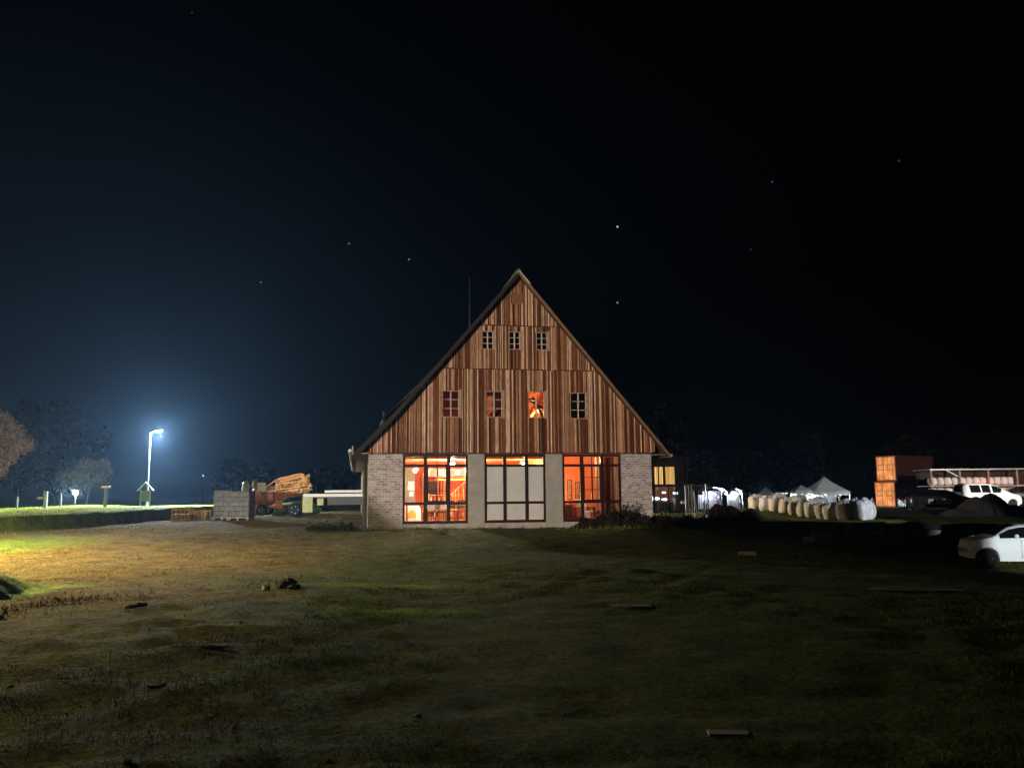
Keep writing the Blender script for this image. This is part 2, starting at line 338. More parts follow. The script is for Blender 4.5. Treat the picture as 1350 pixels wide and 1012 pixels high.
def glass_mat(name, tint=(.95,.95,.95), refl=.08):
    m=bpy.data.materials.new(name); m.use_nodes=True; t=m.node_tree; t.nodes.clear(); o=N(t,'ShaderNodeOutputMaterial')
    tr=N(t,'ShaderNodeBsdfTransparent'); tr.inputs[0].default_value=(*tint,1); gl=N(t,'ShaderNodeBsdfGlossy'); gl.inputs['Roughness'].default_value=.03
    mx=N(t,'ShaderNodeMixShader'); mx.inputs[0].default_value=refl; t.links.new(tr.outputs[0],mx.inputs[1]); t.links.new(gl.outputs[0],mx.inputs[2]); t.links.new(mx.outputs[0],o.inputs[0]); return m
M['board']=plank_mat('weathered_boards',[(.0,(.045,.012,.004)),(.45,(.115,.038,.014)),(.72,(.17,.066,.028)),(.90,(.30,.15,.08)),(1,(.50,.32,.21))])
M['strip']=plank_mat('pale_cover_strips',[(.0,(.08,.032,.015)),(.3,(.24,.125,.07)),(.6,(.42,.26,.165)),(1,(.62,.45,.33))])
M['darkboard']=plank_mat('dark_roof_boards',[(.0,(.03,.018,.012)),(.6,(.05,.03,.02)),(1,(.085,.055,.038))])
M['brick']=brick_mat('whitewashed_brick',c1=(.50,.465,.455),c2=(.27,.22,.205),mo=(.58,.56,.55)); M['brick_side']=brick_mat('side_brick',c1=(.42,.37,.28),c2=(.33,.28,.2),mo=(.5,.46,.36))
M['plaster']=material('grey_plaster',(.33,.31,.275),.9,var=.22,scale=2.2,bump=.25)
M['plinth']=material('plinth_concrete',(.36,.335,.30),.9,var=.35,scale=3,bump=.4)
M['frame']=material('dark_red_window_paint',(.022,.006,.005),.45,var=.3,scale=8,bump=.05)
M['frame_black']=material('black_window_paint',(.009,.006,.005),.45,var=.3,scale=8,bump=.05)
M['whitewood']=material('pale_window_wood',(.46,.37,.32),.6,var=.2,scale=7,bump=.05)
M['casing']=material('worn_casing_wood',(.34,.23,.17),.7,var=.3,scale=7,bump=.1)
M['blind']=material('grey_white_blind',(.52,.52,.505),.8,var=.1,scale=1.2,bump=.03)
M['glass']=glass_mat('window_glass')
M['orange']=material('orange_room_paint',(.74,.25,.09),.85,var=.12,scale=1.3,bump=.08)
M['hallred']=material('red_hall_paint',(.62,.12,.04),.85,var=.2,scale=1.3,bump=.08)
M['redwood']=material('red_stained_wood',(.42,.07,.025),.6,var=.3,scale=4,bump=.1,stretch=(1,1,.2))
M['honey']=material('honey_wood',(.72,.36,.08),.5,var=.2,scale=4,bump=.05,stretch=(1,1,.2))
M['floor']=material('terracotta_floor',(.30,.13,.06),.4,var=.3,scale=5,bump=.05)
M['white']=material('white_paint',(.80,.78,.74),.5,var=.06,scale=4,bump=.03)
M['cloth']=material('white_cloth',(.80,.76,.70),.85,var=.08,scale=7,bump=.1)
M['dark']=material('dark_furniture_wood',(.045,.025,.018),.4,var=.3,scale=6,bump=.05)
M['greydoor']=material('grey_green_wood',(.13,.14,.11),.6,var=.3,scale=5,bump=.05)
M['tile']=brick_mat('clay_roof_tiles',c1=(.055,.03,.022),c2=(.04,.022,.016),mo=(.02,.012,.01),bw=.2,rh=.28)
M['steel']=material('galvanised_steel',(.42,.44,.45),.35,.9,var=.2,scale=9,bump=.03)
M['darksteel']=material('dark_steel',(.10,.10,.105),.45,.7,var=.3,scale=9,bump=.03)
M['zinc']=material('zinc_gutter',(.50,.49,.47),.45,.3,var=.15,scale=5,bump=.03)
M['greypost']=material('grey_post_paint',(.12,.13,.13),.8,var=.3,scale=5,bump=.1)
M['black']=material('matt_black_metal',(.006,.006,.006),.5,0,var=.2,bump=.03)

# ------------------------------------------------------------------ the barn (local frame: x along the gable, y into the building)
barn=thing('barn','tall gabled timber-clad barn with whitewashed brick piers and glowing orange ground-floor windows','barn',BARN0,PSI)
W=12.54; APX,APZ=6.47,11.30; DEP=28.0
slopeL=lambda u: APZ-(APX-u)*1.175 if u>1.0 else APZ-(APX-1.0)*1.175-(1.0-u)*1.03
slopeR=lambda u: APZ-(u-APX)*1.195
def roofz(u): return slopeL(u) if u<APX else slopeR(u)
Z1=3.37; BELT=[(3.37,7.01),(7.03,8.98),(9.0,11.3)]
GW=[('B',3.10,4.88,.76,1.17),('B',5.00,4.89,.76,1.17),('B',6.90,4.88,.76,1.17),('B',8.81,4.86,.76,1.17),('A',4.84,7.9,.54,.82),('A',6.05,7.91,.54,.82),('A',7.29,7.91,.54,.82)]
holes=[(u,u+w_,z,z+h) for _,u,z,w_,h in GW]+[(6.20,6.72,10.0,10.45)]
def cladding(z0,z1,seed,parent,name='board_cladding'):
    rs=random.Random(seed); cuts=[-.06]; 
    while cuts[-1]<W+.06: cuts.append(cuts[-1]+rs.choice([.055,.07,.08,.09,.11,.13,.16]))
    hs=[h for h in holes if h[2]<z1 and h[3]>z0]
    for h in hs:
        for e in (h[0],h[1]):
            k=min(range(len(cuts)),key=lambda i:abs(cuts[i]-e)); cuts[k]=e
    cuts=sorted(set(cuts)); mb=MB(); bt=MB()
    def seg(mb,a,b,za,zb,y0,y1):
        ta,tb=min(zb,roofz(a)-.02),min(zb,roofz(b)-.02)
        if ta<=za and tb<=za: return
        ta=max(ta,za+.002); tb=max(tb,za+.002)
        poly=[(a,za),(b,za),(b,tb)]
        if a<APX<b and zb>APZ-.1: poly.append((APX,APZ-.02))
        poly.append((a,ta)); mb.prism(poly,y0,y1)
    for a,b in zip(cuts,cuts[1:]):
        if b-a<.02: continue
        g=.006+rs.random()*.010; yo=-.045-rs.random()*.014; zb=z0+rs.random()*.05-.035
        spans=[(zb,z1)]
        for h in hs:
            if a<h[1]-.01 and b>h[0]+.01:
                ns=[]
                for s,e in spans:
                    if e<=h[2] or s>=h[3]: ns.append((s,e)); continue
                    if s<h[2]: ns.append((s,h[2]))
                    if e>h[3]: ns.append((h[3],e))
                spans=ns
        for s,e in spans:
            seg(mb,a+g,b-g,s,e,yo,-.003)
            if rs.random()<.8 and a>.05:          # cover strip over the joint
                inh=any(a-.03<h[1] and a+.03>h[0] and s<h[3] and e>h[2] for h in hs)
                if not inh: sw=rs.uniform(.014,.030); seg(bt,a-sw,a+sw,s,e,yo-.030,yo-.001)
    mb.v and mb.build(name,M['board'],parent)
    bt.v and bt.build('cover_strips',M['strip'],parent)
for k,(a,b) in enumerate(BELT): cladding(a,b,20+k,barn)
# backing gable wall with window holes (thin dark sheathing behind the boards) built from strips between hole edges
mb=MB(); us=sorted(set([-.02,APX,W+.02,1.0]+[e for h in holes for e in h[:2]])); 
for a,b in zip(us,us[1:]):
    sp=[(3.30,99)]
    for h in holes:
        if a>=h[0]-1e-6 and b<=h[1]+1e-6:
            sp=[q for s,e in sp for q in ([(s,h[2]),(h[3],e)] if s<h[2]<e else [(s,e)])]
    for s,e in sp:
        ta,tb=min(e,roofz(a)-.03),min(e,roofz(b)-.03)
        if max(ta,tb)<=s: continue
        mb.prism([(a,s),(b,s),(b,max(tb,s+.001)),(a,max(ta,s+.001))],.0,.12)
mb.build('gable_sheathing',M['darkboard'],barn)
# horizontal drip boards between the tiers
for zz,nm in ((7.02,0),(8.99,1)):
    uL=APX-(APZ-zz)/1.175; uR=APX+(APZ-zz)/1.195
    MB().box(uL+.05,uR-.05,-.085,-.004,zz-.03,zz+.02).build('drip_board',M['darkboard'],barn)
MB().box(-.05,W+.05,-.06,.10,3.30,3.345).build('bottom_beam',M['darkboard'],barn)
# small hatch near the top
MB().box(6.20,6.72,-.06,.0,10.0,10.45).build('gable_hatch',material('hatch_wood',(.17,.08,.045),.8,var=.3,scale=6,stretch=(1,1,.15)),barn)
# walls
MB().box(0,1.44,0,.35,-.4,3.30).build('brick_pier',M['brick'],barn)
MB().box(11.11,W,0,.35,-.4,3.30).build('brick_pier',M['brick'],barn)
MB().box(4.23,4.95,-.02,.33,-.4,3.30).build('plaster_pier',M['plaster'],barn,bevel=.01)
MB().box(7.66,8.42,-.02,.33,-.4,3.30).build('plaster_pier',M['plaster'],barn,bevel=.01)
for a,b in ((1.44,4.23),(4.95,7.66),(8.42,11.11)): MB().box(a,b,-.05,.30,-.4,.34).build('plinth',M['plinth'],barn)
MB().box(-.03,1.44,-.035,-.002,-.4,.16).build('pier_footing',M['plinth'],barn)
lw=MB(); lw.box(-.0,.30,.352,DEP,-.6,3.60); lw.build('side_wall',M['brick_side'],barn)
MB().box(W-.30,W,.352,DEP,-.6,3.60).build('side_wall',M['brick_side'],barn)
MB().prism([(0.3,-.6),(W-.3,-.6),(W-.3,3.6),(APX,10.9),(.3,3.6)],DEP-.3,DEP-.002).build('rear_wall',M['brick_side'],barn)
for i in range(5):
    y=3+i*5.0; MB().box(-.16,-.002,y,y+.45,-.5,2.9).build('wall_buttress',M['brick_side'],barn)
# roof
EL=(-.72,slopeL(-.72)); ER=(13.28,slopeR(13.28)); KL=(1.0,slopeL(1.0))
T=.11
def slab(pts,y0,y1,th): return MB().prism(pts+[(x,z+th) for x,z in pts[::-1]],y0,y1)
slab([EL,KL,(APX,APZ)],-.42,DEP+.3,T).build('roof_slope',M['tile'],barn)
slab([(APX,APZ+.0),ER],-.42,DEP+.3,T).build('roof_slope',M['tile'],barn)
MB().tube((APX,-.44,APZ+T+.02),(APX,DEP+.3,APZ+T+.02),.11,n=8).build('ridge_tiles',M['tile'],barn)
# verge boards; colour paints the left one shaded, the right one lit
slab([(EL[0],EL[1]-.16),(KL[0],KL[1]-.16),(APX,APZ-.12)],-.47,-.422,T+.12).build('verge_board',material('shaded_verge_wood',(.014,.009,.007),.8,var=.3,scale=4,bump=.2),barn)
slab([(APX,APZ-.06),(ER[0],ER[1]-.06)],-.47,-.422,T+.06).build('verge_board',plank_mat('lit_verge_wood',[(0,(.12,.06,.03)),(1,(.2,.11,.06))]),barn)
slab([(APX-.1,APZ+T-.05-.1*1.175),(APX,APZ+T-.03),(APX+.5,APZ+T-.03-.5*1.195)],-.50,-.472,.07).build('ridge_flashing',M['zinc'],barn)
# boarded eave boxes and gutters
MB().box(-.64,-.01,-.36,DEP,3.29,3.33).build('eave_soffit',M['casing'],barn)
MB().box(-.70,-.64,-.38,DEP,3.20,3.62).build('eave_fascia',M['casing'],barn)
MB().tube((-.78,-.44,3.42),(-.78,DEP+.3,3.42),.075,n=10).build('gutter',M['zinc'],barn)
MB().box(W+.01,13.1,-.36,DEP,3.24,3.27).build('eave_soffit',M['casing'],barn)
MB().tube((13.33,-.44,3.22),(13.33,DEP+.3,3.22),.07,n=10).build('gutter',M['zinc'],barn)
# shed dormer on the left slope and the lightning rod on the ridge
d=MB(); d.prism([(.95,5.25),(3.3,8.05),(3.3,7.0),(.95,4.6)],7.0,11.0)
dm=d.build('dormer',M['darkboard'],barn)
MB().prism([(.75,5.32),(3.6,8.15),(3.6,8.26),(.75,5.42)],6.8,11.2).build('dormer_roof',M['tile'],dm)
MB().box(.78,.86,6.85,6.95,4.85,5.75).build('dormer_vent_pipe',M['zinc'],dm)
MB().tube((APX,16,11.4),(APX,16,15.35),.04,.018,n=6).build('lightning_rod',M['steel'],barn)
# floors inside
MB().box(.31,W-.31,.36,DEP-.31,.30,.36).build('ground_floor',M['floor'],barn)
MB().box(.31,W-.31,.14,DEP-.31,3.42,3.52).build('upper_floor',M['orange'],barn)
MB().box(3.2,9.7,.14,DEP-.31,7.06,7.14).build('attic_floor',M['darkboard'],barn)
MB().box(.31,W-.31,8.5,8.62,.37,3.41).build('hall_rear_wall',M['hallred'],barn)
MB().box(7.92,8.04,.36,8.49,.37,3.41).build('partition_wall',M['orange'],barn)
MB().box(8.05,W-.31,3.6,3.7,.37,3.41).build('side_room_wall',M['orange'],barn)
MB().box(.302,.33,.36,8.49,.37,3.41).build('hall_side_lining',M['redwood'],barn)
for i,y in enumerate((1.6,3.4,5.2,7.0)): MB().box(.34,7.9,y,y+.2,3.16,3.40).build('ceiling_beam',M['redwood'] if i!=1 else M['honey'],barn)

# ground-floor windows
def big_window(u0,u1,cols,z0,z1,zt,zb,mat,label,fine=True,blind=False,rail=None):
    f=MB(); fw=.10
    f.box(u0,u0+fw,.02,.14,z0,z1); f.box(u1-fw,u1,.02,.14,z0,z1); f.box(u0+fw,u1-fw,.02,.14,z1-fw,z1); f.box(u0+fw,u1-fw,.02,.14,z0,z0+fw+.02)
    fo=f.build('window_frame',mat,barn); tag(fo,label)
    mu=MB(); 
    for c in cols: mu.box(c-.075,c+.075,.035,.125,z0+fw+.02,z1-fw)
    mu.build('mullion',mat,fo)
    rr=MB(); edges=[u0+fw]+sum([[c-.075,c+.075] for c in cols],[])+[u1-fw]; bays=list(zip(edges[::2],edges[1::2]))
    for a,b in bays:
        rr.box(a-.004,b+.004,.045,.115,zt-.055,zt+.055)
    rr.build('transom',mat,fo); r2=MB()
    for a,b in bays: r2.box(a-.004,b+.004,.045,.115,zb-.055,zb+.055)
    r2.build('transom',mat,fo)
    if fine:
        a,b=bays[1]; mm=MB(); c=(a+b)/2; mm.box(c-.028,c+.028,.05,.11,zb+.045,zt-.045); h=(zt-zb)/3
        for k in (1,2):
            mm.box(a,c-.028,.06,.10,zb+h*k-.014,zb+h*k+.014); mm.box(c+.028,b,.06,.10,zb+h*k-.014,zb+h*k+.014)
        mm.box(c-.014,c+.014,.06,.10,zt+.045,z1-fw); mm.box(a,a+.05,.05,.11,zb+.045,zt-.045); mm.box(b-.05,b,.05,.11,zb+.045,zt-.045)
        mm.box(a+.05,c-.028,.05,.11,zb+.045,zb+.10); mm.box(c+.028,b-.05,.05,.11,zb+.045,zb+.10)
        mm.build('glazing_bars',mat,fo)
    MB().box(u0+.03,u1-.03,.075,.081,z0+.03,z1-.03).build('pane',M['glass'],fo)
    if blind:
        for a,b in bays:
            for s,e in ((zb+.045,zt-.045),(z0+fw+.02,zb-.045)):
                MB().box(a+.001,b-.001,.052,.068,s+.012,e-.012).build('blind_panel',M['blind'],fo)
    return bays
big_window(1.44,4.23,(2.40,3.40),.345,3.29,2.80,1.20,M['frame'],'dark red frame of the window with the staircase behind it')
big_window(4.95,7.66,(5.85,6.82),.345,3.29,2.80,1.20,M['frame_black'],'black frame closed with pale panels below the transom',fine=False,blind=True)
big_window(8.42,11.11,(9.32,10.25),.345,3.29,2.80,1.20,M['frame'],'dark red frame of the window with the curtain behind it')

# gable windows
def small_window(kind,u,z,w_,h):
    f=MB(); t=.035
    f.box(u,u+t,-.07,.05,z,z+h); f.box(u+w_-t,u+w_,-.07,.05,z,z+h); f.box(u+t,u+w_-t,-.07,.05,z+h-t,z+h); f.box(u+t,u+w_-t,-.07,.05,z,z+t)
    fo=f.build('gable_window',M['casing'],barn)
    s=MB(); s.box(u+w_+.002,u+w_+.085,-.085,-.045,z-.04,z+h+.05)
    s.build('window_casing',M['casing'],fo)
    b=MB(); c=u+w_/2; b.box(c-.028,c+.028,-.03,.03,z+t,z+h-t)
    n=3
    for k in range(1,n):
        zz=z+h*k/n; b.box(u+t,c-.028,-.015,.015,zz-.013,zz+.013); b.box(c+.028,u+w_-t,-.015,.015,zz-.013,zz+.013)
    for a in (u+t,u+w_-t-.02): b.box(a,a+.02,-.02,.02,z+t,z+h-t)
    b.build('glazing_bars',M['whitewood'],fo)
    MB().box(u+t,u+w_-t,-.004,.002,z+t,z+h-t).build('pane',M['glass'],fo)
for g in GW: small_window(*g)
# upstairs interior that the gable windows show: boarded back wall, sloping braces
MB().prism([(1.2,3.53),(11.6,3.53),(11.3,4.9),(9.7,7.05),(3.1,7.05),(1.4,5.0)],3.2,3.3).build('upstairs_wall',M['orange'],barn)
MB().box(6.25,6.35,.14,3.19,3.53,7.05).build('upstairs_partition',M['redwood'],barn)
MB().box(8.3,8.4,.14,3.19,3.53,7.05).build('upstairs_partition',M['redwood'],barn)
for a,b in (((5.0,1.6,4.3),(6.4,1.9,5.9)),((5.9,2.2,4.2),(4.9,1.9,5.3)),((6.6,1.2,6.2),(8.3,1.5,5.2)),((6.9,2.2,4.4),(7.9,1.9,5.7)),((7.3,1.0,5.9),(7.9,1.2,4.9))):
    MB().beam(a,b,.13,.13).build('roof_brace',M['dark'],barn)
for uu in (3.3,5.4): MB().box(uu-.3,uu+.5,1.5,1.9,3.53,5.05).build('upstairs_cupboard',M['honey'],barn)

# ------------------------------------------------------------------ inside the hall
GROUP_CH='dark wooden chairs in the lit hall'
WARM=(1,.62,.32); WHITE=(1,.86,.70)
M['bulb']=material('lit_bulb',(1,1,1),.5,emit=(1,.80,.58),est=30,bump=0)
M['bulb_w']=material('lit_white_lamp',(1,1,1),.5,emit=(1,.93,.85),est=45,bump=0)
def pendant(u,w_,z,power,label,mat=None,rad_=.09,col=WARM,shade=True):
    t=thing('ceiling_lamp',label,'lamp',B(u,w_,z),PSI)
    MB().tube((0,0,.1),(0,0,3.16-z if z<3.1 else .12),.008,n=5).build('cord',M['black'],t)
    if shade: MB().lathe([(.19,.0),(.15,.08),(.06,.13),(.03,.15)],(0,0,-.0)).build('lamp_shade',M['white'],t)
    mb=MB(); mb.blob((0,0,-.04),rad_,rad_,rad_*.9,amp=0); mb.build('bulb',mat or M['bulb'],t,True)
    l=lamp_light('lamp_light','POINT',(0,0,-.04-rad_-.05),power,col,size=.08); l.parent=t
pendant(3.85,2.6,2.98,1000,'bright white lamp under the ceiling beams of the left window',M['bulb_w'],.12,WHITE,False)
pendant(2.25,4.2,2.75,600,'shaded lamp behind the left column of the left window')
pendant(5.6,4.6,2.95,450,'ceiling lamp behind the panelled middle window',None,.09,(1,.75,.45))
pendant(7.2,2.6,3.0,260,'small ceiling lamp near the right end of the middle window',None,.07,(1,.75,.45))
def lt(u,w_,z,p,col=WARM,s=.15):
    return lamp_light('room_light','POINT',B(u,w_,z),p,col,size=s)
# table lamp giving the glow low in the right room
t=thing('table_lamp','small lamp glowing at the left end of the right-hand room','lamp',B(8.72,2.9,1.12),PSI)
MB().lathe([(.07,0),(.05,.02),(.015,.04),(.015,.2)]).build('lamp_base',M['dark'],t); 
MB().blob((0,0,.26),.06,.06,.07,amp=0).build('bulb',M['bulb'],t,True)
l=lamp_light('lamp_light','POINT',(0,.0,.38),90,(1,.70,.36),size=.06); l.parent=t
t=thing('ceiling_lamp','round ceiling lamp out of sight above the right-hand room','lamp',B(9.9,1.2,3.30),PSI)
MB().lathe([(.16,0.09),(.16,.02),(.10,-.02)]).build('lamp_shade',M['white'],t)
l=lamp_light('lamp_light','POINT',(0,0,-.16),170,(1,.66,.42),size=.1); l.parent=t
# upstairs lamps
t=thing('attic_lamp','small bare lamp behind the third gable window of the lower row','lamp',B(7.95,1.9,5.0),PSI)
MB().tube((0,0,.05),(0,0,.2),.02).build('socket',M['dark'],t); MB().blob((0,0,0),.05,.05,.06,amp=0).build('bulb',M['bulb'],t,True)
l=lamp_light('lamp_light','POINT',(-.5,-.4,.2),260,(1,.5,.14),size=.05); l.parent=t
lt_=thing('attic_lamp','dim lamp behind the first two gable windows of the lower row','lamp',B(4.5,2.6,3.9),PSI)
MB().tube((0,0,-.3),(0,0,0),.02).build('socket',M['dark'],lt_); MB().blob((0,0,.03),.03,.03,.03,amp=0).build('bulb',M['dark'],lt_,True)
l=lamp_light('lamp_light','POINT',(0,-.3,.2),15,(1,.45,.3),size=.05); l.parent=lt_

def chair(u,w_,rz,label,proto=[None]):
    loc=B(u,w_,.365)
    if proto[0]: return dup(proto[0],loc,PSI+rz,label)
    t=thing('chair',label,'chair',loc,PSI+rz,GROUP_CH)
    MB().box(-.21,.21,-.21,.21,.43,.47).build('seat',M['dark'],t,bevel=.008)
    for x,y in ((-.19,-.19),(.19,-.19)): MB().tube((x,y,0),(x*.95,y*.95,.43),.018,.022,n=6).build('leg',M['dark'],t)
    for x in (-.19,.19): MB().tube((x,.2,0),(x,.2,.43),.018,.022,n=6).build('leg',M['dark'],t)
    b=MB(); 
    for x in (-.19,.19): b.tube((x,.2,.47),(x,.26,.92),.02,n=6)
    for z in (.62,.76,.88): b.box(-.18,.18,.215+z*.03,.235+z*.03,z,z+.06)
    b.build('backrest',M['dark'],t); proto[0]=t; return t
def table(u,w_,wx,wy,label,cloth=True):
    t=thing('table',label,'table',B(u,w_,.365),PSI)
    MB().box(-wx/2,wx/2,-wy/2,wy/2,.71,.75).build('tabletop',M['honey'],t,bevel=.006)
    for x in (-1,1):
        for y in (-1,1): MB().box(x*(wx/2-.06)-.03,x*(wx/2-.06)+.03,y*(wy/2-.06)-.03,y*(wy/2-.06)+.03,0,.71).build('leg',M['honey'],t)
    if cloth:
        c=thing('tablecloth','white cloth on '+label,'tablecloth',B(u,w_,.365),PSI)
        mb=MB(); a,b=wx/2+.012,wy/2+.012; mb.box(-a,a,-b,b,.752,.760); mb.box(-a-.01,a+.01,-b-.012,-b-.004,.56,.758); mb.box(-a-.01,a+.01,b+.004,b+.012,.56,.758)
        mb.build('cloth',M['cloth'],c)
table(2.95,1.5,.95,.8,'small dining table behind the centre column of the left window')
table(3.9,3.0,1.3,.8,'dining table behind the right column of the left window')
table(2.2,3.2,.9,.8,'bare table in front of the arched oven',False)
chair(3.32,1.15,.5,'dark chair right of the small table in the left window')
chair(2.62,1.0,-.4,'dark chair left of the small table in the left window')
chair(3.75,2.2,.1,'dark chair nearest the stair foot, in front of the larger table')
chair(4.25,2.2,-.2,'rightmost dark chair in the left window')
chair(2.9,2.35,2.9,'dark chair between the two cloth-covered tables')
# bowls and bottles on tables
def smallthing(nm,label,cat,mb,mat,loc,grp=None):
    o=mb.build(nm,mat,loc=loc,rotz=PSI,smooth=True); tag(o,label,cat,grp); return o
for i,(u,w_) in enumerate(((2.7,1.4),(3.15,1.55),(3.5,2.9),(3.95,3.05),(4.2,2.85))):
    smallthing('bowl','white bowl number on a laid hall table','bowl',MB().lathe([(.03,0),(.08,.05),(.09,.08),(.08,.085)]),M['white'],B(u,w_,1.127),'white bowls on the laid tables in the hall')['label']='white bowl on a cloth-covered table in the left window'
# arched white oven
t=thing('arched_oven','white plastered oven with a round-arched front behind the lower left panes','oven',B(2.15,4.9,.365),PSI)
arc=[(-.42,0),(.42,0)]+[(.42*math.cos(a),.42+.42*math.sin(a)) for a in np.linspace(0,math.pi,13)]
MB().prism(arc,-.25,.3).build('oven_body',M['white'],t)
MB().prism([(x*.45,z*.45+.12) for x,z in arc],-.27,-.252).build('oven_door',M['honey'],t)
# grey-green cupboard with notes pinned on it
t=thing('cupboard','tall grey-green cupboard behind the left column of the left window','cupboard',B(2.15,6.6,.365),PSI)
MB().box(-.55,.25,-.25,.25,0,2.55).build('carcass',M['greydoor'],t,bevel=.01)
for a,b in ((-.53,-.16),(-.14,.23)): MB().box(a,b,-.275,-.252,.08,2.45).build('door',M['greydoor'],t,bevel=.008)
for i,(a,b,z,h) in enumerate(((-.1,.2,1.45,.42),(-.02,.16,1.15,.2),(-.48,-.3,1.9,.24))):
    o=MB().box(a,b,-.285,-.278,z,z+h).build('note',M['cloth'],loc=B(2.15,6.6,.365),rotz=PSI); tag(o,('large','small','high')[i]+' pale paper note pinned on the grey-green cupboard','note','paper notes on the cupboard')
# doorway with honey frame + door
t=thing('inner_door','red panelled door in a honey-coloured frame behind the centre column of the left window','door',B(3.55,8.35,.365),PSI)
f=MB(); f.box(-.62,-.47,-.02,.12,0,2.15); f.box(.47,.62,-.02,.12,0,2.15); f.box(-.62,.62,-.02,.12,2.151,2.32); f.build('door_frame',M['honey'],t)
MB().box(-.468,.468,.03,.08,0,2.148).build('door_leaf',M['redwood'],t)
for z in (.15,1.1): MB().box(-.35,.35,.015,.028,z,z+.8).build('door_panel',M['dark'],t)
# staircase
t=thing('staircase','honey wood staircase with slatted balustrade behind the right column of the left window','staircase',B(3.9,5.3,.365),PSI)
n=12; 
for k in range(n): MB().box(k*.23,k*.23+.27,0,.8,.2*k+.16,.2*k+.20).build('tread',M['honey'],t)
MB().beam((-.05,-.02,.1),(n*.23,-.02,n*.2+.1),.28,.05).build('stringer',M['honey'],t)
MB().beam((-.05,-.03,1.0),(1.75,-.03,2.55),.07,.06).build('handrail',M['honey'],t)
for k in range(13): MB().box(k*.13,k*.13+.035,-.05,-.02,.12+k*.113,1.0+k*.113).build('baluster',M['honey'],t)
MB().box(-.1,-.02,-.08,.0,0,1.12).build('newel_post',M['honey'],t)
t=thing('gallery_beam','honey wood gallery beam with slats hanging above the staircase','beam',B(3.3,4.9,2.25),PSI)
MB().box(0,2.2,-.06,.06,.0,.17).build('beam',M['honey'],t)
for k in range(14): MB().box(.1+k*.15,.125+k*.15,-.02,.02,-.75,-.001).build('slat',M['redwood'],t)
# plate shelf
t=thing('plate_shelf','dark wall shelf carrying round plates above the gallery beam','shelf',B(2.9,4.4,2.45),PSI)
MB().box(0,1.9,-.1,.1,-.03,0).build('shelf_board',M['dark'],t); MB().box(0,1.9,.08,.11,.001,.36).build('shelf_back',M['greydoor'],t)
for i,x in enumerate((.25,.62,1.0,1.42)):
    mb=MB(); mb.tube((0,-.03,0),(0,.0,0),.15,.10,n=18); o=mb.build('plate',M['casing'] if i%2 else M['redwood'],loc=B(2.9+x,4.4,2.61),rotz=PSI); tag(o,['red plate at the left end of the dark wall shelf','white plate second from the left on the dark wall shelf','red plate third from the left on the dark wall shelf','white plate at the right end of the dark wall shelf'][i],'plate','round plates on the wall shelf')
# shelf of bottles under the window level
t=thing('bottle_rack','honey wood rack with three shelves behind the lower centre panes','rack',B(3.1,6.3,.365),PSI)
for z in (.05,.42,.79,1.16): MB().box(0,1.9,-.15,.15,z,z+.03).build('shelf',M['honey'],t)
for x in (-.03,.93,1.9): MB().box(x,x+.03,-.15,.15,0,1.25).build('upright',M['honey'],t)
k=0
for z in (.08,.45,.82):
    for x in np.arange(.1,1.85,.2):
        if random.random()<.75:
            k+=1; o=MB().lathe([(.04,0),(.042,.17),(.016,.22),(.016,.28)]).build('bottle',random.choice([M['white'],M['redwood'],M['dark'],M['honey']]),loc=B(3.1+x,6.3,.365+z),rotz=PSI,smooth=True)
            tag(o,'bottle standing on the honey wood rack in the hall','bottle','bottles on the hall rack')
# wall pictures
def picture(u,w_,z,a,b,label,mat):
    t=thing('picture',label,'picture',B(u,w_,z),PSI)
    MB().box(-a/2,a/2,-.02,0,-b/2,b/2).build('picture_frame',M['dark'],t); MB().box(-a/2+.03,a/2-.03,-.026,-.021,-b/2+.03,b/2-.03).build('picture_face',mat,t)
M['pic']=material('faded_picture',(.45,.25,.15),.6,var=.7,scale=9,bump=0)
picture(3.0,8.49,2.2,.35,.45,'small framed picture high on the hall rear wall',M['pic'])
picture(9.65,3.59,1.75,.22,.95,'narrow framed picture left of the centre bar in the right room',M['pic'])
picture(10.05,3.59,1.70,.24,.85,'narrow framed picture right of the centre bar in the right room',M['pic'])
# curtains in the right room
M['curtain']=material('brown_curtain',(.20,.075,.035),.85,var=.4,scale=3,bump=.1,stretch=(4,4,.2)); M['curtain2']=material('pale_curtain',(.62,.40,.22),.85,var=.2,scale=3,bump=.1,stretch=(4,4,.2))
def curtain(u0,u1,w_,z0,z1,mat,label,lean=0):
    n=40; vs=[];fs=[]
    for j,z in enumerate((z0,z1)):
        for i in range(n):
            q=i/(n-1); vs.append((u0+(u1-u0)*q+(lean*(1-j)),w_+.05*math.sin(q*22)+.02*math.sin(q*51),z))
    vs+=[(x,y+.012,z) for x,y,z in vs]
    for i in range(n-1): fs+= [(i,i+1,n+i+1,n+i),(2*n+i,3*n+i,3*n+i+1,2*n+i+1),(i,2*n+i,2*n+i+1,i+1),(n+i,n+i+1,3*n+i+1,3*n+i)]
    o=MB().add(vs,fs).build('curtain',mat,loc=B(0,0,0),rotz=PSI,smooth=True); tag(o,label,'curtain','curtains in the right-hand room')
curtain(10.52,10.98,.62,.45,3.2,M['curtain'],'dark brown curtain gathered in the right column of the right window',-.05)
curtain(10.20,10.34,.9,.45,3.2,M['curtain2'],'pale curtain left of the dark brown one')
curtain(10.99,11.3,.8,.45,3.2,M['curtain2'],'pale curtain at the right edge of the right window')
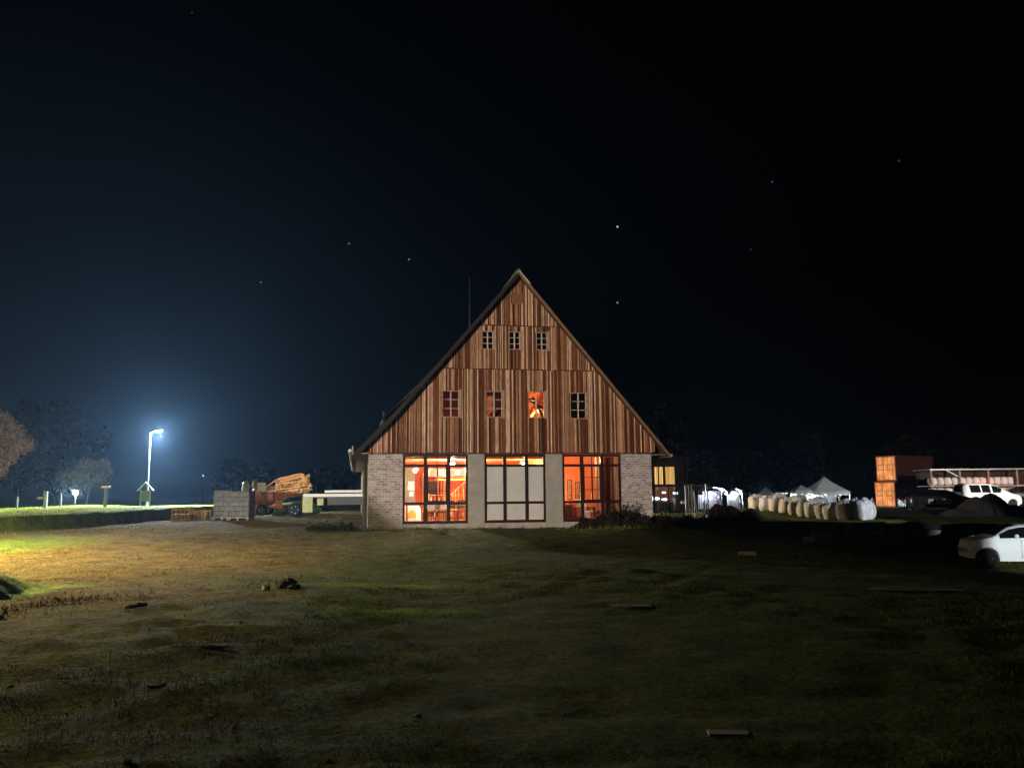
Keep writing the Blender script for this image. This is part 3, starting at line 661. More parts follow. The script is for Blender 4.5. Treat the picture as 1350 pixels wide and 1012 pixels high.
# right room clutter
t=thing('sideboard','low dark red sideboard behind the lower panes of the right window','sideboard',B(9.3,2.95,.365),PSI)
MB().box(-.8,.8,-.25,.3,0,.72).build('carcass',M['redwood'],t,bevel=.01)
for a in (-.78,-.25,.28): MB().box(a,a+.5,-.275,-.252,.06,.66).build('door',M['dark'],t)
for i,(u,h) in enumerate(((9.06,.42),(9.14,.30),(9.5,.22))):
    o=MB().lathe([(.03,0),(.035,h*.6),(.012,h*.75),(.012,h)]).build('candlestick',M['redwood'],loc=B(u,2.85,1.087),rotz=PSI,smooth=True); tag(o,('tallest','middle-height','shortest')[i]+' turned candlestick on the dark red sideboard','candlestick','candlesticks on the sideboard')
t=thing('armchair','pale armchair seen through the lower centre panes of the right window','armchair',B(9.75,1.3,.365),PSI+.4)
MB().box(-.33,.33,-.3,.3,.12,.42).build('seat',M['cloth'],t,bevel=.05); MB().box(-.33,.33,.2,.36,.42,.95).build('backrest',M['cloth'],t,bevel=.05)
for x in (-.42,.33): MB().box(x,x+.09,-.3,.3,.12,.6).build('armrest',M['curtain'],t,bevel=.03)

# ------------------------------------------------------------------ floodlight behind the photographer that lights the gable
def floodlight(loc, aim, power, col, angle, label, hide=False, size=.15, blend=.35, h=None, emissive=True):
    loc=Vector(loc); g=hz(loc.x,loc.y); t=thing('floodlight',label,'floodlight',(loc.x,loc.y,g))
    z=loc.z-g
    mb=MB(); mb.tube((0,0,0),(0,0,z-.12),.035)
    for a in range(3): mb.tube((0,0,.5),(.5*math.cos(a*2.1),.5*math.sin(a*2.1),0),.02)
    mb.build('stand',M['black'],t)
    q=(Vector(aim)-loc).to_track_quat('-Z','Y').to_matrix()
    hd=MB(); hd.box(-.17,.17,-.12,.12,.03,.12); hd.box(-.19,.19,-.14,.14,.0,.03)
    h_=hd.build('lamp_head',M['black'],t); h_.location=(0,0,z); h_.rotation_euler=q.to_euler()
    ln=MB().box(-.15,.15,-.10,.10,-.012,-.004).build('lens',material('flood_lens',(1,1,1),.3,emit=col,est=8,bump=0) if emissive else M['white'],h_)
    l=lamp_light('flood_light','SPOT',(0,0,0),power,col,size=size,angle=angle,blend=blend); l.parent=t
    d=(Vector(aim)-loc).normalized(); l.location=Vector((0,0,z))+d*.06; l.rotation_euler=d.to_track_quat('-Z','Y').to_euler()
    return t
floodlight((-27,-24,2.6),(.4,36,6.6),150000,(1,.83,.69),14.5,'black floodlight on a stand far behind the photographer',size=.25,blend=.22)
floodlight((4,-20,2.4),(18.4,29,-.1),115000,(.92,.97,1.0),5.6,'added second black floodlight behind the photographer, aimed at the parked white car',size=.2,blend=.35)  # extra lamp put behind the camera to brighten the car

# street lamps
def street_lamp(x,y,h,label,col,power,est,arm=1.0,adir=0,mat='steel',size=.12,cut=None,tilt=0):
    g=hz(x,y); t=thing('street_lamp',label,'street lamp',(x,y,g),adir)
    p=MB(); p.tube((0,0,0),(0,0,1.1),.085,.075,n=12); p.tube((0,0,1.1),(0,0,h),.065,.045,n=12); p.build('pole',M[mat],t)
    MB().lathe([(.16,0),(.16,.03),(.10,.05),(.10,.09)]).build('base_plate',M[mat],t)
    MB().tube((0,0,h-.05),(arm,0,h+.12),.03,.028).build('arm',M[mat],t)
    hd=MB().box(arm-.12,arm+.42,-.13,.13,h+.10,h+.19).build('lamp_head',M[mat],t,bevel=.03)
    mb=MB(); mb.blob((arm+.16,0,h+.07),.20,.11,.07,amp=0); mb.build('lens',material('street_lens',(1,1,1),.3,emit=col,est=est,bump=0),hd,True)
    if cut and cut<160:
        l=lamp_light('street_glow','POINT',(arm+.16,0,h-.08),power*.62,col,size=size); l.parent=t
    if cut: l=lamp_light('street_light','SPOT',(arm+.16,0,h-.08),power,col,aim=(arm+.16+tilt,0,h-1.08),size=size,angle=cut,blend=1)
    else: l=lamp_light('street_light','POINT',(arm+.16,0,h-.08),power,col,size=size)
    l.parent=t
    return t
p=on(197,60); LAMPX=p
street_lamp(p.x,p.y,5.25,'tall grey street lamp with a glaring blue-white head on the raised lawn',(.78,.91,1.0),36000,420,arm=.45,size=.12,cut=156)
street_lamp(-37,40,8.2,'tall street lamp left of the view that lights the raised lawn',(1,.82,.46),80000,10,arm=.8,mat='darksteel',size=.2,cut=162,tilt=.06)
street_lamp(-20,17.5,7.2,'street lamp left of the view beside the near lawn tip',(1,.79,.38),98000,10,arm=.6,mat='darksteel',size=.2,cut=162,tilt=.0)
# small gable-roofed shelter at the lamp foot
q=on(194,58); t=thing('notice_shelter','small gable-roofed notice shelter at the foot of the street lamp','shelter',q,.25)
t.scale=(.62,.62,.95)
for x in (-.5,.5): MB().box(x-.045,x+.045,-.05,.05,0,1.25).build('post',M['greypost'],t)
MB().box(-.45,.45,-.02,.02,.35,1.1).build('board',M['dark'],t)
r=MB(); r.beam((-.85,0,1.12),(0,0,1.75),.5,.05); r.beam((0,0,1.75),(.85,0,1.12),.5,.05); r.build('roof',M['greypost'],t)
# slim marker post with cap, cross-shaped signpost, bare post
q=on(142,53); t=thing('marker_post','pale lit post with a wider cap on the raised lawn','post',q)
MB().tube((0,0,0),(.0,0,1.2),.11,.09).build('post',M['greypost'],t); MB().box(-.24,.24,-.16,.16,1.201,1.33).build('cap',M['whitewood'],t,bevel=.03)
q=on(64,55); t=thing('sign_post','dim pale post with one short arm on the raised lawn','signpost',q)
MB().box(-.10,.10,-.07,.07,0,1.15).build('post',M['greypost'],t); MB().box(-.55,-.101,-.03,.03,.66,.80).build('arm',M['greypost'],t)
q=on(84,58); o=MB().tube((0,0,0),(0,0,.95),.06,.05).build('wooden_post',M['greypost'],loc=q); tag(o,'thin dark post between the signpost and the glare on the lawn','post')
q=on(27,56); o=MB().tube((0,0,0),(0,0,.8),.07,.05).build('wooden_post',M['greypost'],loc=q); tag(o,'thin dim post at the left under the large tree','post')
# low glaring lamp
q=on(103,70); t=thing('ground_lamp','low white glaring lamp under the lit branches on the left','lamp',(q.x,q.y,q.z))
MB().tube((0,0,0),(0,0,1.05),.05).build('post',M['black'],t)
hd=MB().box(-.2,.2,-.02,.14,1.05,1.4).build('lamp_head',M['black'],t); MB().blob((0,-.05,1.22),.27,.06,.15,amp=.15,seed=3).build('lens',material('ground_lens',(1,1,1),.3,emit=(1,.93,.97),est=45,bump=0),hd,True)
l=lamp_light('ground_light','POINT',(0,-.35,1.3),5200,(1,.93,.85),size=.1); l.parent=t
floodlight((20.5,29.5,3.2),(16.0,46,1.0),9000,(.80,.85,1.0),22,'added dim floodlight just outside the right edge aimed at the bulk bags',size=.1,emissive=False)  # unseen lamp put in to give the bags a bluish front light
# tiny far lamp in the dark
q=at(268,627,110); g=hz(q.x,q.y); t=thing('far_lamp','tiny far lamp right of the street lamp','lamp',(q.x,q.y,g))
MB().tube((0,0,0),(0,0,q.z-g),.05,n=6).build('pole',M['black'],t); MB().blob((0,0,q.z-g),.07,.07,.07,amp=0).build('bulb',material('far_bulb',(1,1,1),.3,emit=(.7,.85,1),est=6,bump=0),t,True)

# ------------------------------------------------------------------ trees
M['bark']=material('bark',(.10,.08,.06),.9,var=.4,scale=8,bump=.6,stretch=(1,1,.3))
def leafmat(name,c1,c2):
    return material(name,c1,.8,var=.3,scale=1.2,bump=0,col2=c2,island=.45)
M['leaf_dark']=leafmat('dark_foliage',(.016,.018,.012),(.010,.012,.008)); M['leaf_brown']=leafmat('autumn_foliage',(.13,.075,.04),(.08,.045,.025)); M['leaf_pale']=leafmat('pale_foliage',(.11,.10,.045),(.05,.05,.025))
M['leaf_green']=leafmat('green_foliage',(.06,.08,.03),(.04,.055,.02))
def tree(px,Y,h,cr,label,leaf,n=5000,seed=1,ls=.16,trunk=.25,group=None,clear=.28,xyz=None,cluster=26):
    rs=np.random.RandomState(seed); q=xyz if xyz is not None else on(px,Y); t=thing('tree',label,'tree',q,0,group)
    mb=MB(); cz=h*(clear+(1-clear)/2); hz_=h*(1-clear)/2
    mb.tube((0,0,-.1),(.1,0,h*clear),trunk,trunk*.7,n=9); mb.tube((.1,0,h*clear),(0,.1,h*.82),trunk*.7,trunk*.15,n=8)
    cs=[]
    for k in range(cluster):
        v=rs.randn(3); v/=np.linalg.norm(v); rr=.45+.55*rs.rand(); c=np.array([v[0]*cr*rr*.85,v[1]*cr*rr*.85,cz+v[2]*hz_*rr*.85]); cs.append((c,(.22+.2*rs.rand())*cr))
        if k<12: 
            z0=h*(clear*.8+.35*rs.rand()*(1-clear)); mb.tube((.05,.05,z0),tuple(c),trunk*.28,trunk*.06,n=5)
    mb.build('trunk',M['bark'],t,True)
    idx=rs.randint(0,len(cs),n); C=np.array([c for c,_ in cs])[idx]; R0=np.array([r for _,r in cs])[idx]
    d=rs.randn(n,3); d/=np.linalg.norm(d,axis=1)[:,None]; P=C+d*(R0*rs.rand(n)**.4)[:,None]*np.array([1,1,.8])
    a=rs.randn(n,3); a/=np.linalg.norm(a,axis=1)[:,None]; b=np.cross(a,rs.randn(n,3)); b/=np.linalg.norm(b,axis=1)[:,None]
    s=(ls*(.5+rs.rand(n)))[:,None]
    V=np.stack([P-a*s,P-b*s*.55,P+a*s,P+b*s*.55],1).reshape(-1,3)
    o=np_mesh('crown',V,np.arange(len(V)).reshape(-1,4),leaf); o.parent=t
    return t
tree(-16,75,9.4,3.3,'large brownish tree lit at the left edge of the view',M['leaf_brown'],26000,3,.10,.3,clear=.24,cluster=60)
tree(75,105,13.5,6.5,'broad dark tree behind the low glaring lamp',M['leaf_dark'],20000,5,.27,.3,clear=.12,cluster=40)
tree(118,82,4.9,2.7,'small pale tree whose branches are lit above the low lamp',M['leaf_pale'],5000,9,.12,.14,clear=.34,cluster=16)
tree(25,112,14.5,6.5,'dark tree behind the brownish one at the left',M['leaf_dark'],18000,6,.28,.3,clear=.12)
tree(868,78,10.5,3.6,'faint dark tree rising behind the right eave of the barn',M['leaf_dark'],12000,8,.22,.3,clear=.15)
for k,(px,Y,h,c) in enumerate([(330,150,8,6),(440,160,7,6),(-60,110,13,6),(960,150,9,7),(1060,165,12,8),(1190,150,10,7),(1300,140,12,7),(1390,130,13,7)]):
    tree(px,Y,h,c,['dark far tree left behind the block stacks','dark far tree behind the flat trailer','dark far tree beyond the left edge','dark far tree behind the blue-lit tent','dark far tree behind the widest tent','dark far tree behind the shipping containers','dark far tree behind the bale rack','dark far tree beyond the right edge'][k],M['leaf_dark'],6000,30+k,.55,.3,clear=.1,group='dark trees beyond the yard')
# bushes in front of the right window and around the barn corner
def bush(x,y,rx,rz,label,leaf,seed,n=2600,ls=.05,name='bush'):
    rs=np.random.RandomState(seed); g=hz(x,y); t=thing(name,label,name,(x,y,g))
    s=MB()
    for k in range(9):
        a=rs.rand()*6.28; s.tube((0,0,-.02),(rx*.7*math.cos(a)*rs.rand(),rx*.7*math.sin(a),rz*(.5+.4*rs.rand())),.014,.005,n=5)
    s.build('stems',M['bark'],t)
    d=rs.randn(n,3); d[:,2]=np.abs(d[:,2]); d/=np.linalg.norm(d,axis=1)[:,None]; lump=1+.28*np.sin(d[:,0]*7+seed)+.2*np.sin(d[:,1]*9)
    P=d*(rs.rand(n)**.45*lump)[:,None]*np.array([rx,rx*.7,rz]); 
    a=rs.randn(n,3); a/=np.linalg.norm(a,axis=1)[:,None]; b=np.cross(a,rs.randn(n,3)); b/=np.linalg.norm(b,axis=1)[:,None]; s_=(ls*(.5+rs.rand(n)))[:,None]
    V=np.stack([P-a*s_,P-b*s_*.5,P+a*s_,P+b*s_*.5],1).reshape(-1,3); o=np_mesh('foliage',V,np.arange(len(V)).reshape(-1,4),leaf); o.parent=t
def bl(u,w_): v=B(u,w_); return v.x,v.y
M['leaf_red']=leafmat('dark_red_foliage',(.030,.020,.013),(.016,.012,.009))
for k,(u,w_,rx,rz,lb) in enumerate([(9.2,-1.0,.55,.50,'low dark bush below the left part of the right window'),(10.0,-1.1,.65,.78,'dark bush below the centre bar of the right window'),(10.75,-1.0,.6,1.05,'tallest dark bush below the right column of the right window'),(11.7,-1.0,.7,.55,'dark bush against the foot of the right brick pier'),(12.7,-.8,.75,.6,'dark bush at the right corner of the barn'),(14.2,-.2,.9,.55,'dark weedy bush right of the barn corner')]):
    bush(*bl(u,w_),rx,rz*.8,lb,M['leaf_red'],60+k)
for k,(px,Y,r,z) in enumerate([(418,34.5,.5,.3),(445,35.0,.6,.34),(462,34.6,.35,.25)]):
    q=on(px,Y); bush(q.x,q.y,r,z,['low pale weeds furthest from the left barn corner','widest pale weeds left of the barn corner','small pale weeds touching the left barn corner'][k],M['leaf_pale'],80+k,700,.045,'weeds')

# ------------------------------------------------------------------ left yard: block stacks, crates, field sprayer, flat trailer
M['block']=brick_mat('stacked_grey_blocks',c1=(.17,.165,.15),c2=(.13,.125,.115),mo=(.05,.05,.05),bw=.5,rh=.24)
def block_stack(x,y,rz,w_,d_,h_,label):
    t=thing('block_stack',label,'block stack',(x,y,hz(x,y)),rz,'pallets of grey blocks')
    p=MB()
    for a in (-1,0,1): p.box(a*(w_/2-.06)-.05,a*(w_/2-.06)+.05,-d_/2,d_/2,0,.09)
    p.box(-w_/2,w_/2,-d_/2,d_/2,.091,.12); p.build('pallet',M['casing'],t)
    MB().box(-w_/2,w_/2,-d_/2,d_/2,.121,h_).build('blocks',M['block'],t,bevel=.015)
    return t
q=on(296,44); block_stack(q.x+.1,q.y,.12,.9,1.1,1.50,'left stack of grey concrete blocks, its left end brightly lit')
q=on(320,44); block_stack(q.x,q.y,.02,1.15,1.1,1.47,'right stack of grey concrete blocks beside the sprayer')
M['yellowwood']=material('yellow_crate_wood',(.70,.48,.12),.7,var=.35,scale=6,bump=.1)
def crate(x,y,rz,w_,h_,label):
    t=thing('crate',label,'crate',(x,y,hz(x,y)),rz,'yellow slatted crates')
    s=MB()
    for z in (.02,h_-.1): 
        for y_ in (-.3,.3): s.box(-w_/2,w_/2,y_-.015,y_+.015,z,z+.08)
    for x_ in np.linspace(-w_/2,w_/2-.07,5):
        for y_ in (-.332,.318): s.box(x_,x_+.07,y_,y_+.014,0,h_)
    for x_ in (-w_/2-.014,w_/2): 
        for z in (.1,h_*.5,h_-.1): s.box(x_,x_+.014,-.318,.318,z-.04,z+.04)
    s.build('slats',M['yellowwood'],t)
    b=MB(); b.beam((-w_/2,-.34,.06),(0,-.34,h_-.05),.05,.012); b.beam((0,-.34,h_-.05),(w_/2,-.34,.06),.05,.012); b.build('braces',M['yellowwood'],t)
    MB().box(-w_/2+.02,w_/2-.02,-.28,.28,.03,h_*.55).build('contents',M['casing'],t,bevel=.05)
q=on(244,43); crate(q.x,q.y,.1,.92,.62,'left yellow slatted crate at the end of the bank')
q=on(268,43.4); crate(q.x,q.y,-.05,.80,.52,'right yellow slatted crate against the block stack')

M['spray']=material('orange_machine_paint',(.80,.36,.008),.4,var=.25,scale=5,bump=.03,coat=.3); M['spray_red']=material('faded_red_machine_paint',(.38,.12,.07),.5,var=.3,scale=5,bump=.03)
M['tyre']=material('tyre_rubber',(.008,.008,.008),.85,var=.3,scale=20,bump=.2); M['greytank']=material('grey_tank_plastic',(.34,.30,.26),.5,var=.2,scale=4,bump=.03)
M['bluegrey']=material('dull_yellow_steel',(.40,.33,.12),.5,.3,var=.3,scale=6,bump=.03)
def wheel(parent,x,y,z,r,w_,rim='steel',n=22):
    mb=MB(); prof=[(r*.62,-w_/2),(r*.93,-w_/2),(r,-w_*.32),(r,w_*.32),(r*.93,w_/2),(r*.62,w_/2)]
    o=MB().lathe(prof,n=n).build('wheel',M['tyre'],parent,True); o.rotation_euler.x=math.pi/2; o.location=(x,y,z)
    c=MB().lathe([(r*.61,-w_*.36),(r*.61,w_*.36)],n=n)
    for k in range(5):
        a=k*1.2566; c.tube((r*.12*math.cos(a),r*.12*math.sin(a),w_*.38),(r*.58*math.cos(a),r*.58*math.sin(a),w_*.43),r*.09,r*.11,n=6)
        c.tube((r*.12*math.cos(a),r*.12*math.sin(a),-w_*.38),(r*.58*math.cos(a),r*.58*math.sin(a),-w_*.43),r*.09,r*.11,n=6)
    c.build('rim',M[rim],o)
    return o
q=on(372,52); S=thing('field_sprayer','orange field sprayer with folded lattice booms and a white side panel','field sprayer',(q.x,q.y,q.z),0)
ch=MB(); ch.beam((-2.0,-.4,.55),(1.6,-.4,.55),.12,.16); ch.beam((-2.0,.4,.55),(1.6,.4,.55),.12,.16); 
for x in (-1.8,-.6,.6,1.5): ch.beam((x,-.4,.55),(x,.4,.55),.1,.1)
ch.build('chassis',M['spray_red'],S)
MB().blob((-.85,0,1.25),.95,.62,.55,seed=2,amp=.04,sq=.6,n=20,m=10).build('tank',M['spray_red'],S,True)
MB().box(-1.25,-.75,-.75,-.70,1.45,2.0).build('white_panel',M['white'],S,bevel=.02)
f=MB(); 
for a,b in (((-.7,-.72,1.45),(-.7,-.72,1.75)),((-.7,-.72,1.75),(-.12,-.72,2.18)),((-.12,-.72,2.18),(-.12,-.72,.5)),((-.72,-.72,1.45),(-.12,-.72,1.5)),((-.1,-.72,2.18),(.15,-.72,2.2))): f.beam(a,b,.055,.055)
f.build('side_frame',M['spray'],S)
MB().box(-.64,-.18,-.68,-.64,1.55,1.80).build('control_box',M['dark'],S,bevel=.02)
MB().box(-.1,.3,-.74,-.68,.45,.95).build('mudguard',M['spray'],S,bevel=.03)
def lattice(a,b,hh,dd,n,mat,name='lattice_boom'):
    a=Vector(a);b=Vector(b); m_=MB(); up=Vector((0,0,hh)); dy=Vector((0,dd,0)); rails=[Vector((0,0,0)),up,dy,dy+up]
    for r_ in rails: m_.beam(a+r_,b+r_,.05,.05)
    for i in range(n):
        p0=a.lerp(b,i/n); p1=a.lerp(b,(i+1)/n); s,e=(Vector((0,0,0)),up) if i%2 else (up,Vector((0,0,0)))
        m_.beam(p0+s,p1+e,.032,.032); m_.beam(p0+s+dy,p1+e+dy,.032,.032); m_.beam(p0,p0+up,.03,.03); m_.beam(p0,p0+dy,.03,.03)
    return m_.build(name,mat,S)
lattice((-.05,-.65,2.0),(1.35,-.65,2.32),.22,.4,7,M['spray'])
lattice((-.05,-.70,1.55),(1.75,-.70,1.80),.34,.4,8,M['spray'])
lattice((0,-.72,1.05),(1.9,-.72,1.30),.36,.4,8,M['spray'])
lattice((.1,-.1,.9),(1.7,-.1,2.2),.3,.4,8,M['spray'])
lattice((1.35,-.5,2.3),(1.95,-.5,1.5),.25,.4,5,M['spray'])
lattice((-.0,.3,2.0),(1.6,.3,2.1),.28,.4,8,M['spray'])
nz=MB(); rs=random.Random(4)
for k in range(26):
    x=-.05+rs.random()*1.9; z=1.0+rs.random()*1.2; nz.tube((x,-.78,z),(x+rs.uniform(-.1,.25),-.80,z-.12-rs.random()*.2),.018,n=5)
nz.build('nozzle_pipes',M['spray'],S)
for k in range(22):
    hs=MB()
    x=-2.05+rs.random()*1.2; z=.3+rs.random()*1.6; hs.tube((x,-.5-rs.random()*.3,z),(x+rs.uniform(-.3,.3),-.5-rs.random()*.3,z+rs.uniform(-.3,.3)),.025,n=6)
    hs.build('hose',M['bluegrey'],S)
MB().blob((-2.15,-.2,1.75),.2,.2,.38,seed=5,amp=.15).build('rinse_tank',M['greytank'],S,True); MB().blob((-1.55,-.1,1.85),.24,.3,.3,seed=8,amp=.2).build('hose_reel',M['bluegrey'],S,True)
MB().box(-1.7,-.9,-.62,-.4,.15,.5).build('pump',M['bluegrey'],S,bevel=.05)
wheel(S,.9,-.75,.35,.35,.22); wheel(S,.9,.75,.35,.35,.22); wheel(S,-1.0,.75,.35,.35,.22); wheel(S,-1.0,-.62,.35,.35,.22)
floodlight((-24,-21,2.6),(-10.6,50,2.0),165000,(1,.93,.84),7.6,'added third black floodlight behind the photographer, aimed at the sprayer and the flat trailer',size=.2,blend=.4)  # extra lamp out of view, added to light sprayer and trailer from the front
# green tarpaulin heap between sprayer and trailer
q=on(392,53.5); o=MB().blob((0,0,.32),1.5,.7,.52,seed=12,amp=.12,n=20,m=10).build('tarpaulin',material('green_tarpaulin',(.16,.30,.10),.7,var=.4,scale=2.5,bump=.3),loc=q,smooth=True); tag(o,'green tarpaulin heap below the sprayer booms','tarpaulin')
# flat trailer with long white decks
q=on(404,48); T_=thing('flat_trailer','long white flat-bed trailer running behind the left wall of the barn','trailer',(q.x,q.y,q.z),.03)
MB().box(0,5.2,-.7,.9,1.08,1.26).build('deck',M['white'],T_,bevel=.02); MB().box(.9,5.2,.95,1.05,1.32,1.46).build('side_rail',M['white'],T_,bevel=.01)
M['limeboard']=material('pale_green_board',(.50,.52,.25),.7,var=.2,scale=4,bump=.1)
MB().box(-.02,.55,-.66,-.5,.22,1.07).build('end_box',M['limeboard'],T_,bevel=.02); MB().box(.8,1.15,-.62,-.5,.62,1.0).build('locker',M['limeboard'],T_,bevel=.02)
MB().box(.6,4.9,-.1,.1,.62,1.07).build('beam',M['black'],T_)
for x in (3.6,4.5): wheel(T_,x,-.55,.3,.3,.2)
wheel(T_,-.45,-.5,.38,.38,.4)

# ------------------------------------------------------------------ right yard
# steel rod rack right of the barn
q0=B(13.0,5.5); q0=Vector((q0.x,q0.y,hz(q0.x,q0.y)))
def rods(px0,px1,Y,n,ztop,label,seed,rails=()):
    a=on(px0,Y); b=on(px1,Y); t=thing('rod_screen',label,'metal screen',a); rs=random.Random(seed); L_=b.x-a.x; zt=ztop-a.z
    r=MB()
    for k in range(n):
        x=L_*(k+rs.random()*.5)/n; r.tube((x,rs.uniform(-.03,.03),-.1),(x+rs.uniform(-.02,.02),rs.uniform(-.03,.03),zt-(0 if rs.random()<.6 else rs.random()*.25)),.014,n=5)
    r.build('rods',M['steel'],t)
    f=MB()
    for x in (0,L_): f.box(x-.03,x+.03,-.03,.03,-.1,zt+.05)
    for z in (zt+.02,)+tuple(rails): f.box(-.02,L_+.02,-.07,-.035,z-.02,z+.02)
    f.build('frame',M['darksteel'],t); return t
rods(861,903,44.5,26,3.32,'tall screen of thin dark steel rods beside the right barn wall',3,(1.9,.5))
rods(880,931,42,22,1.9,'lower screen of thin steel rods in front of the tall one',4,(.55,))
for k,(px,Y,h,dx) in enumerate([(908,41,1.95,.12),(917,41.3,1.75,-.1),(924,40.8,1.55,.16),(929,41.2,1.9,.02)]):
    a=on(px,Y); o=MB().tube((0,0,-.05),(dx,.2,h),.028,n=7).build('steel_pole',M['steel'],loc=a); tag(o,['leftmost leaning steel pole right of the rod screen','second leaning steel pole right of the rod screen','shortest leaning steel pole right of the rod screen','upright steel pole at the right end of the rod screen'][k],'pole','steel poles leaning by the screen')
# outbuilding with warm windows behind the screen
a=on(852,66); t=thing('outbuilding','dark low outbuilding with two yellow-lit windows behind the rod screen','outbuilding',a)
MB().box(-3,3.2,0,5,-.3,3.9).build('walls',M['darkboard'],t); MB().prism([(-3.3,3.9),(3.5,3.9),(.1,5.0)],-.3,5.3).build('roof',M['tile'],t)
lit=material('lit_yellow_window',(.8,.5,.2),.6,emit=(1,.55,.14),est=1.1,bump=0); 
for x0,x1 in ((.55,1.25),(1.45,2.15)):
    o=MB().box(x0,x1,-.03,-.003,2.0,3.35).build('window',lit,t); bb=MB(); bb.box(x0-.05,x1+.05,-.06,-.031,1.93,2.0); bb.box((x0+x1)/2-.03,(x0+x1)/2+.03,-.05,-.031,2.0,3.35); bb.build('window_bar',M['dark'],o)
lit2=material('dim_lit_window',(.5,.2,.08),.6,emit=(.9,.3,.08),est=.12,bump=0)
MB().box(.5,2.2,-.03,-.003,.6,1.8).build('window',lit2,t)

# small bright lamps glimpsed between the rods
M['spark']=material('cool_lamp_lens',(1,1,1),.3,emit=(.85,.95,1),est=3.0,bump=0)
for k,(px,py,Y,rx,rz) in enumerate([(860,657,60,.05,.16),(866,657,60,.20,.11),(876,658,60,.22,.09),(875,649,60,.16,.08),(889,650,60,.18,.08),(893,650,58,.05,.07),(900,662,56,.2,.09)]):
    v=at(px,py,Y); g=hz(v.x,v.y); t=thing('yard_lamp',['narrow white lamp touching the barn corner','widest pale lamp just right of the barn corner','white lamp below the upper pair behind the rods','left upper white lamp behind the rods','right upper white lamp behind the rods','tiny white lamp right of the upper pair','dim pinkish lamp low behind the rods'][k],'lamp',(v.x,v.y,g),0,'small yard lamps behind the rods')
    z=v.z-g; MB().tube((0,0,0),(0,0,z),.03,n=6).build('stand',M['black'],t); MB().box(-rx-.03,rx+.03,.0,.10,z-rz-.03,z+rz+.03).build('lamp_head',M['black'],t)
    MB().blob((0,-.02,z),rx,.05,rz,amp=.05).build('lens',M['spark'] if k<6 else material('pink_lens',(1,1,1),.3,emit=(1,.7,.65),est=.5,bump=0),t,True)

# party tents with lamps inside
def canopy_mat(name,col,em,est):
    return material(name,col,.8,var=.15,scale=3,bump=.1,emit=em,est=est)
M['canopy']=material('white_tent_cloth',(.40,.43,.46),.8,var=.12,scale=2,bump=.15)
def tent(px0,px1,Y,hside,hpeak,label,col,power,style='pyramid'):
    a=on(px0,Y); b=on(px1,Y); w_=b.x-a.x; g=a.z; t=thing('party_tent',label,'tent',((a.x+b.x)/2,Y,g),0,'white party tents'); h=w_/2
    leg=MB()
    for x in (-h,h):
        for y in (0,min(w_,5)): MB().tube((x,y,0),(x,y,hside),.03,n=6).build('leg',M['steel'],t)
    D=min(w_,5)
    if style=='pyramid':
        n=12; vs=[(0,D/2,hpeak)]; fs=[]
        rings=6
        for r_ in range(1,rings+1):
            q=r_/rings; z=hpeak-(hpeak-hside)*(q**.8)
            for s in range(n*4):
                tt=s/(n*4)*4; k=int(tt); f_=tt-k; P=[(-1,-1),(1,-1),(1,1),(-1,1),(-1,-1)]; x=P[k][0]*(1-f_)+P[k+1][0]*f_; y=P[k][1]*(1-f_)+P[k+1][1]*f_
                vs.append((x*h*q*1.04,D/2+y*D/2*q*1.04,z-.06*math.sin(f_*math.pi)*q))
        m4=n*4
        for s in range(m4): fs.append((0,1+s,1+(s+1)%m4))
        for r_ in range(rings-1):
            for s in range(m4): fs.append((1+r_*m4+s,1+(r_+1)*m4+s,1+(r_+1)*m4+(s+1)%m4,1+r_*m4+(s+1)%m4))
        base=1+(rings-1)*m4; o_=len(vs)
        for s in range(m4): x,y,z=vs[base+s]; vs.append((x,y,z-.28-.05*math.sin(s*1.3)))
        for s in range(m4): fs.append((base+s,o_+s,o_+(s+1)%m4,base+(s+1)%m4))
        mb=MB().add(vs,fs); mb.build('canopy',M['canopy'],t,True)
    else:
        prof=[(-h*1.02,hside-.25),(-h,hside),(-h*.7,hpeak-.12),(0,hpeak),(h*.7,hpeak-.12),(h,hside),(h*1.02,hside-.25)]
        mb=MB(); mb.prism(prof+[(x*.985,z-.05) for x,z in prof[::-1]],0,D); mb.build('canopy',M['canopy'],t)
    # lit rear wall and things hung inside
    MB().box(-h*.97,h*.97,D-.06,D-.02,.02,hside).build('rear_wall',M['darksteel'],t)
    s=MB(); rs=random.Random(int(px0))
    for k in range(int(w_*4)):
        x=rs.uniform(-h*.9,h*.9); y=rs.uniform(.6,D-.5); z=rs.uniform(.5,hside-.15); r_=rs.uniform(.06,.16); s.blob((x,y,z),r_,r_*.7,r_*rs.uniform(.5,1.5),seed=k,n=8,m=5)
    s.build('hung_goods',M['dark'],t,True)
    bl_=MB(); nb=max(3,int(w_*1.4))
    for k in range(nb): bl_.blob((-h*.9+1.8*h*k/(nb-1),.1,hside-.22-.05*(k%2)),.085,.06,.07,n=8,m=5,amp=0)
    bl_.build('light_string',material('tent_bulb',(1,1,1),.3,emit=col,est=14,bump=0),t,True)
    l=lamp_light('tent_light','POINT',(0,D*.45,hside-.35),power,col,size=.3); l.parent=t
    l=lamp_light('tent_light','POINT',(-h*.4,.4,hside-.5),power*.25,col,size=.3); l.parent=t
tent(925,957,68,1.55,1.9,'blue-white lit low tent right of the steel poles',(.72,.78,1.0),420,'round')
tent(962,976,70,1.5,1.75,'small round-topped lit tent next to the blue-white one',(.88,.94,1.0),200,'round')
tent(1000,1022,72,1.1,1.95,'small pointed lit tent above the yellow bags',(.85,.95,1.0),420)
tent(1047,1068,74,1.6,2.1,'narrow lit tent left of the widest one',(.85,.97,1.0),650)
tent(1070,1117,78,1.55,3.0,'widest pointed party tent with a dark grey peak',(.82,.95,1.0),900)
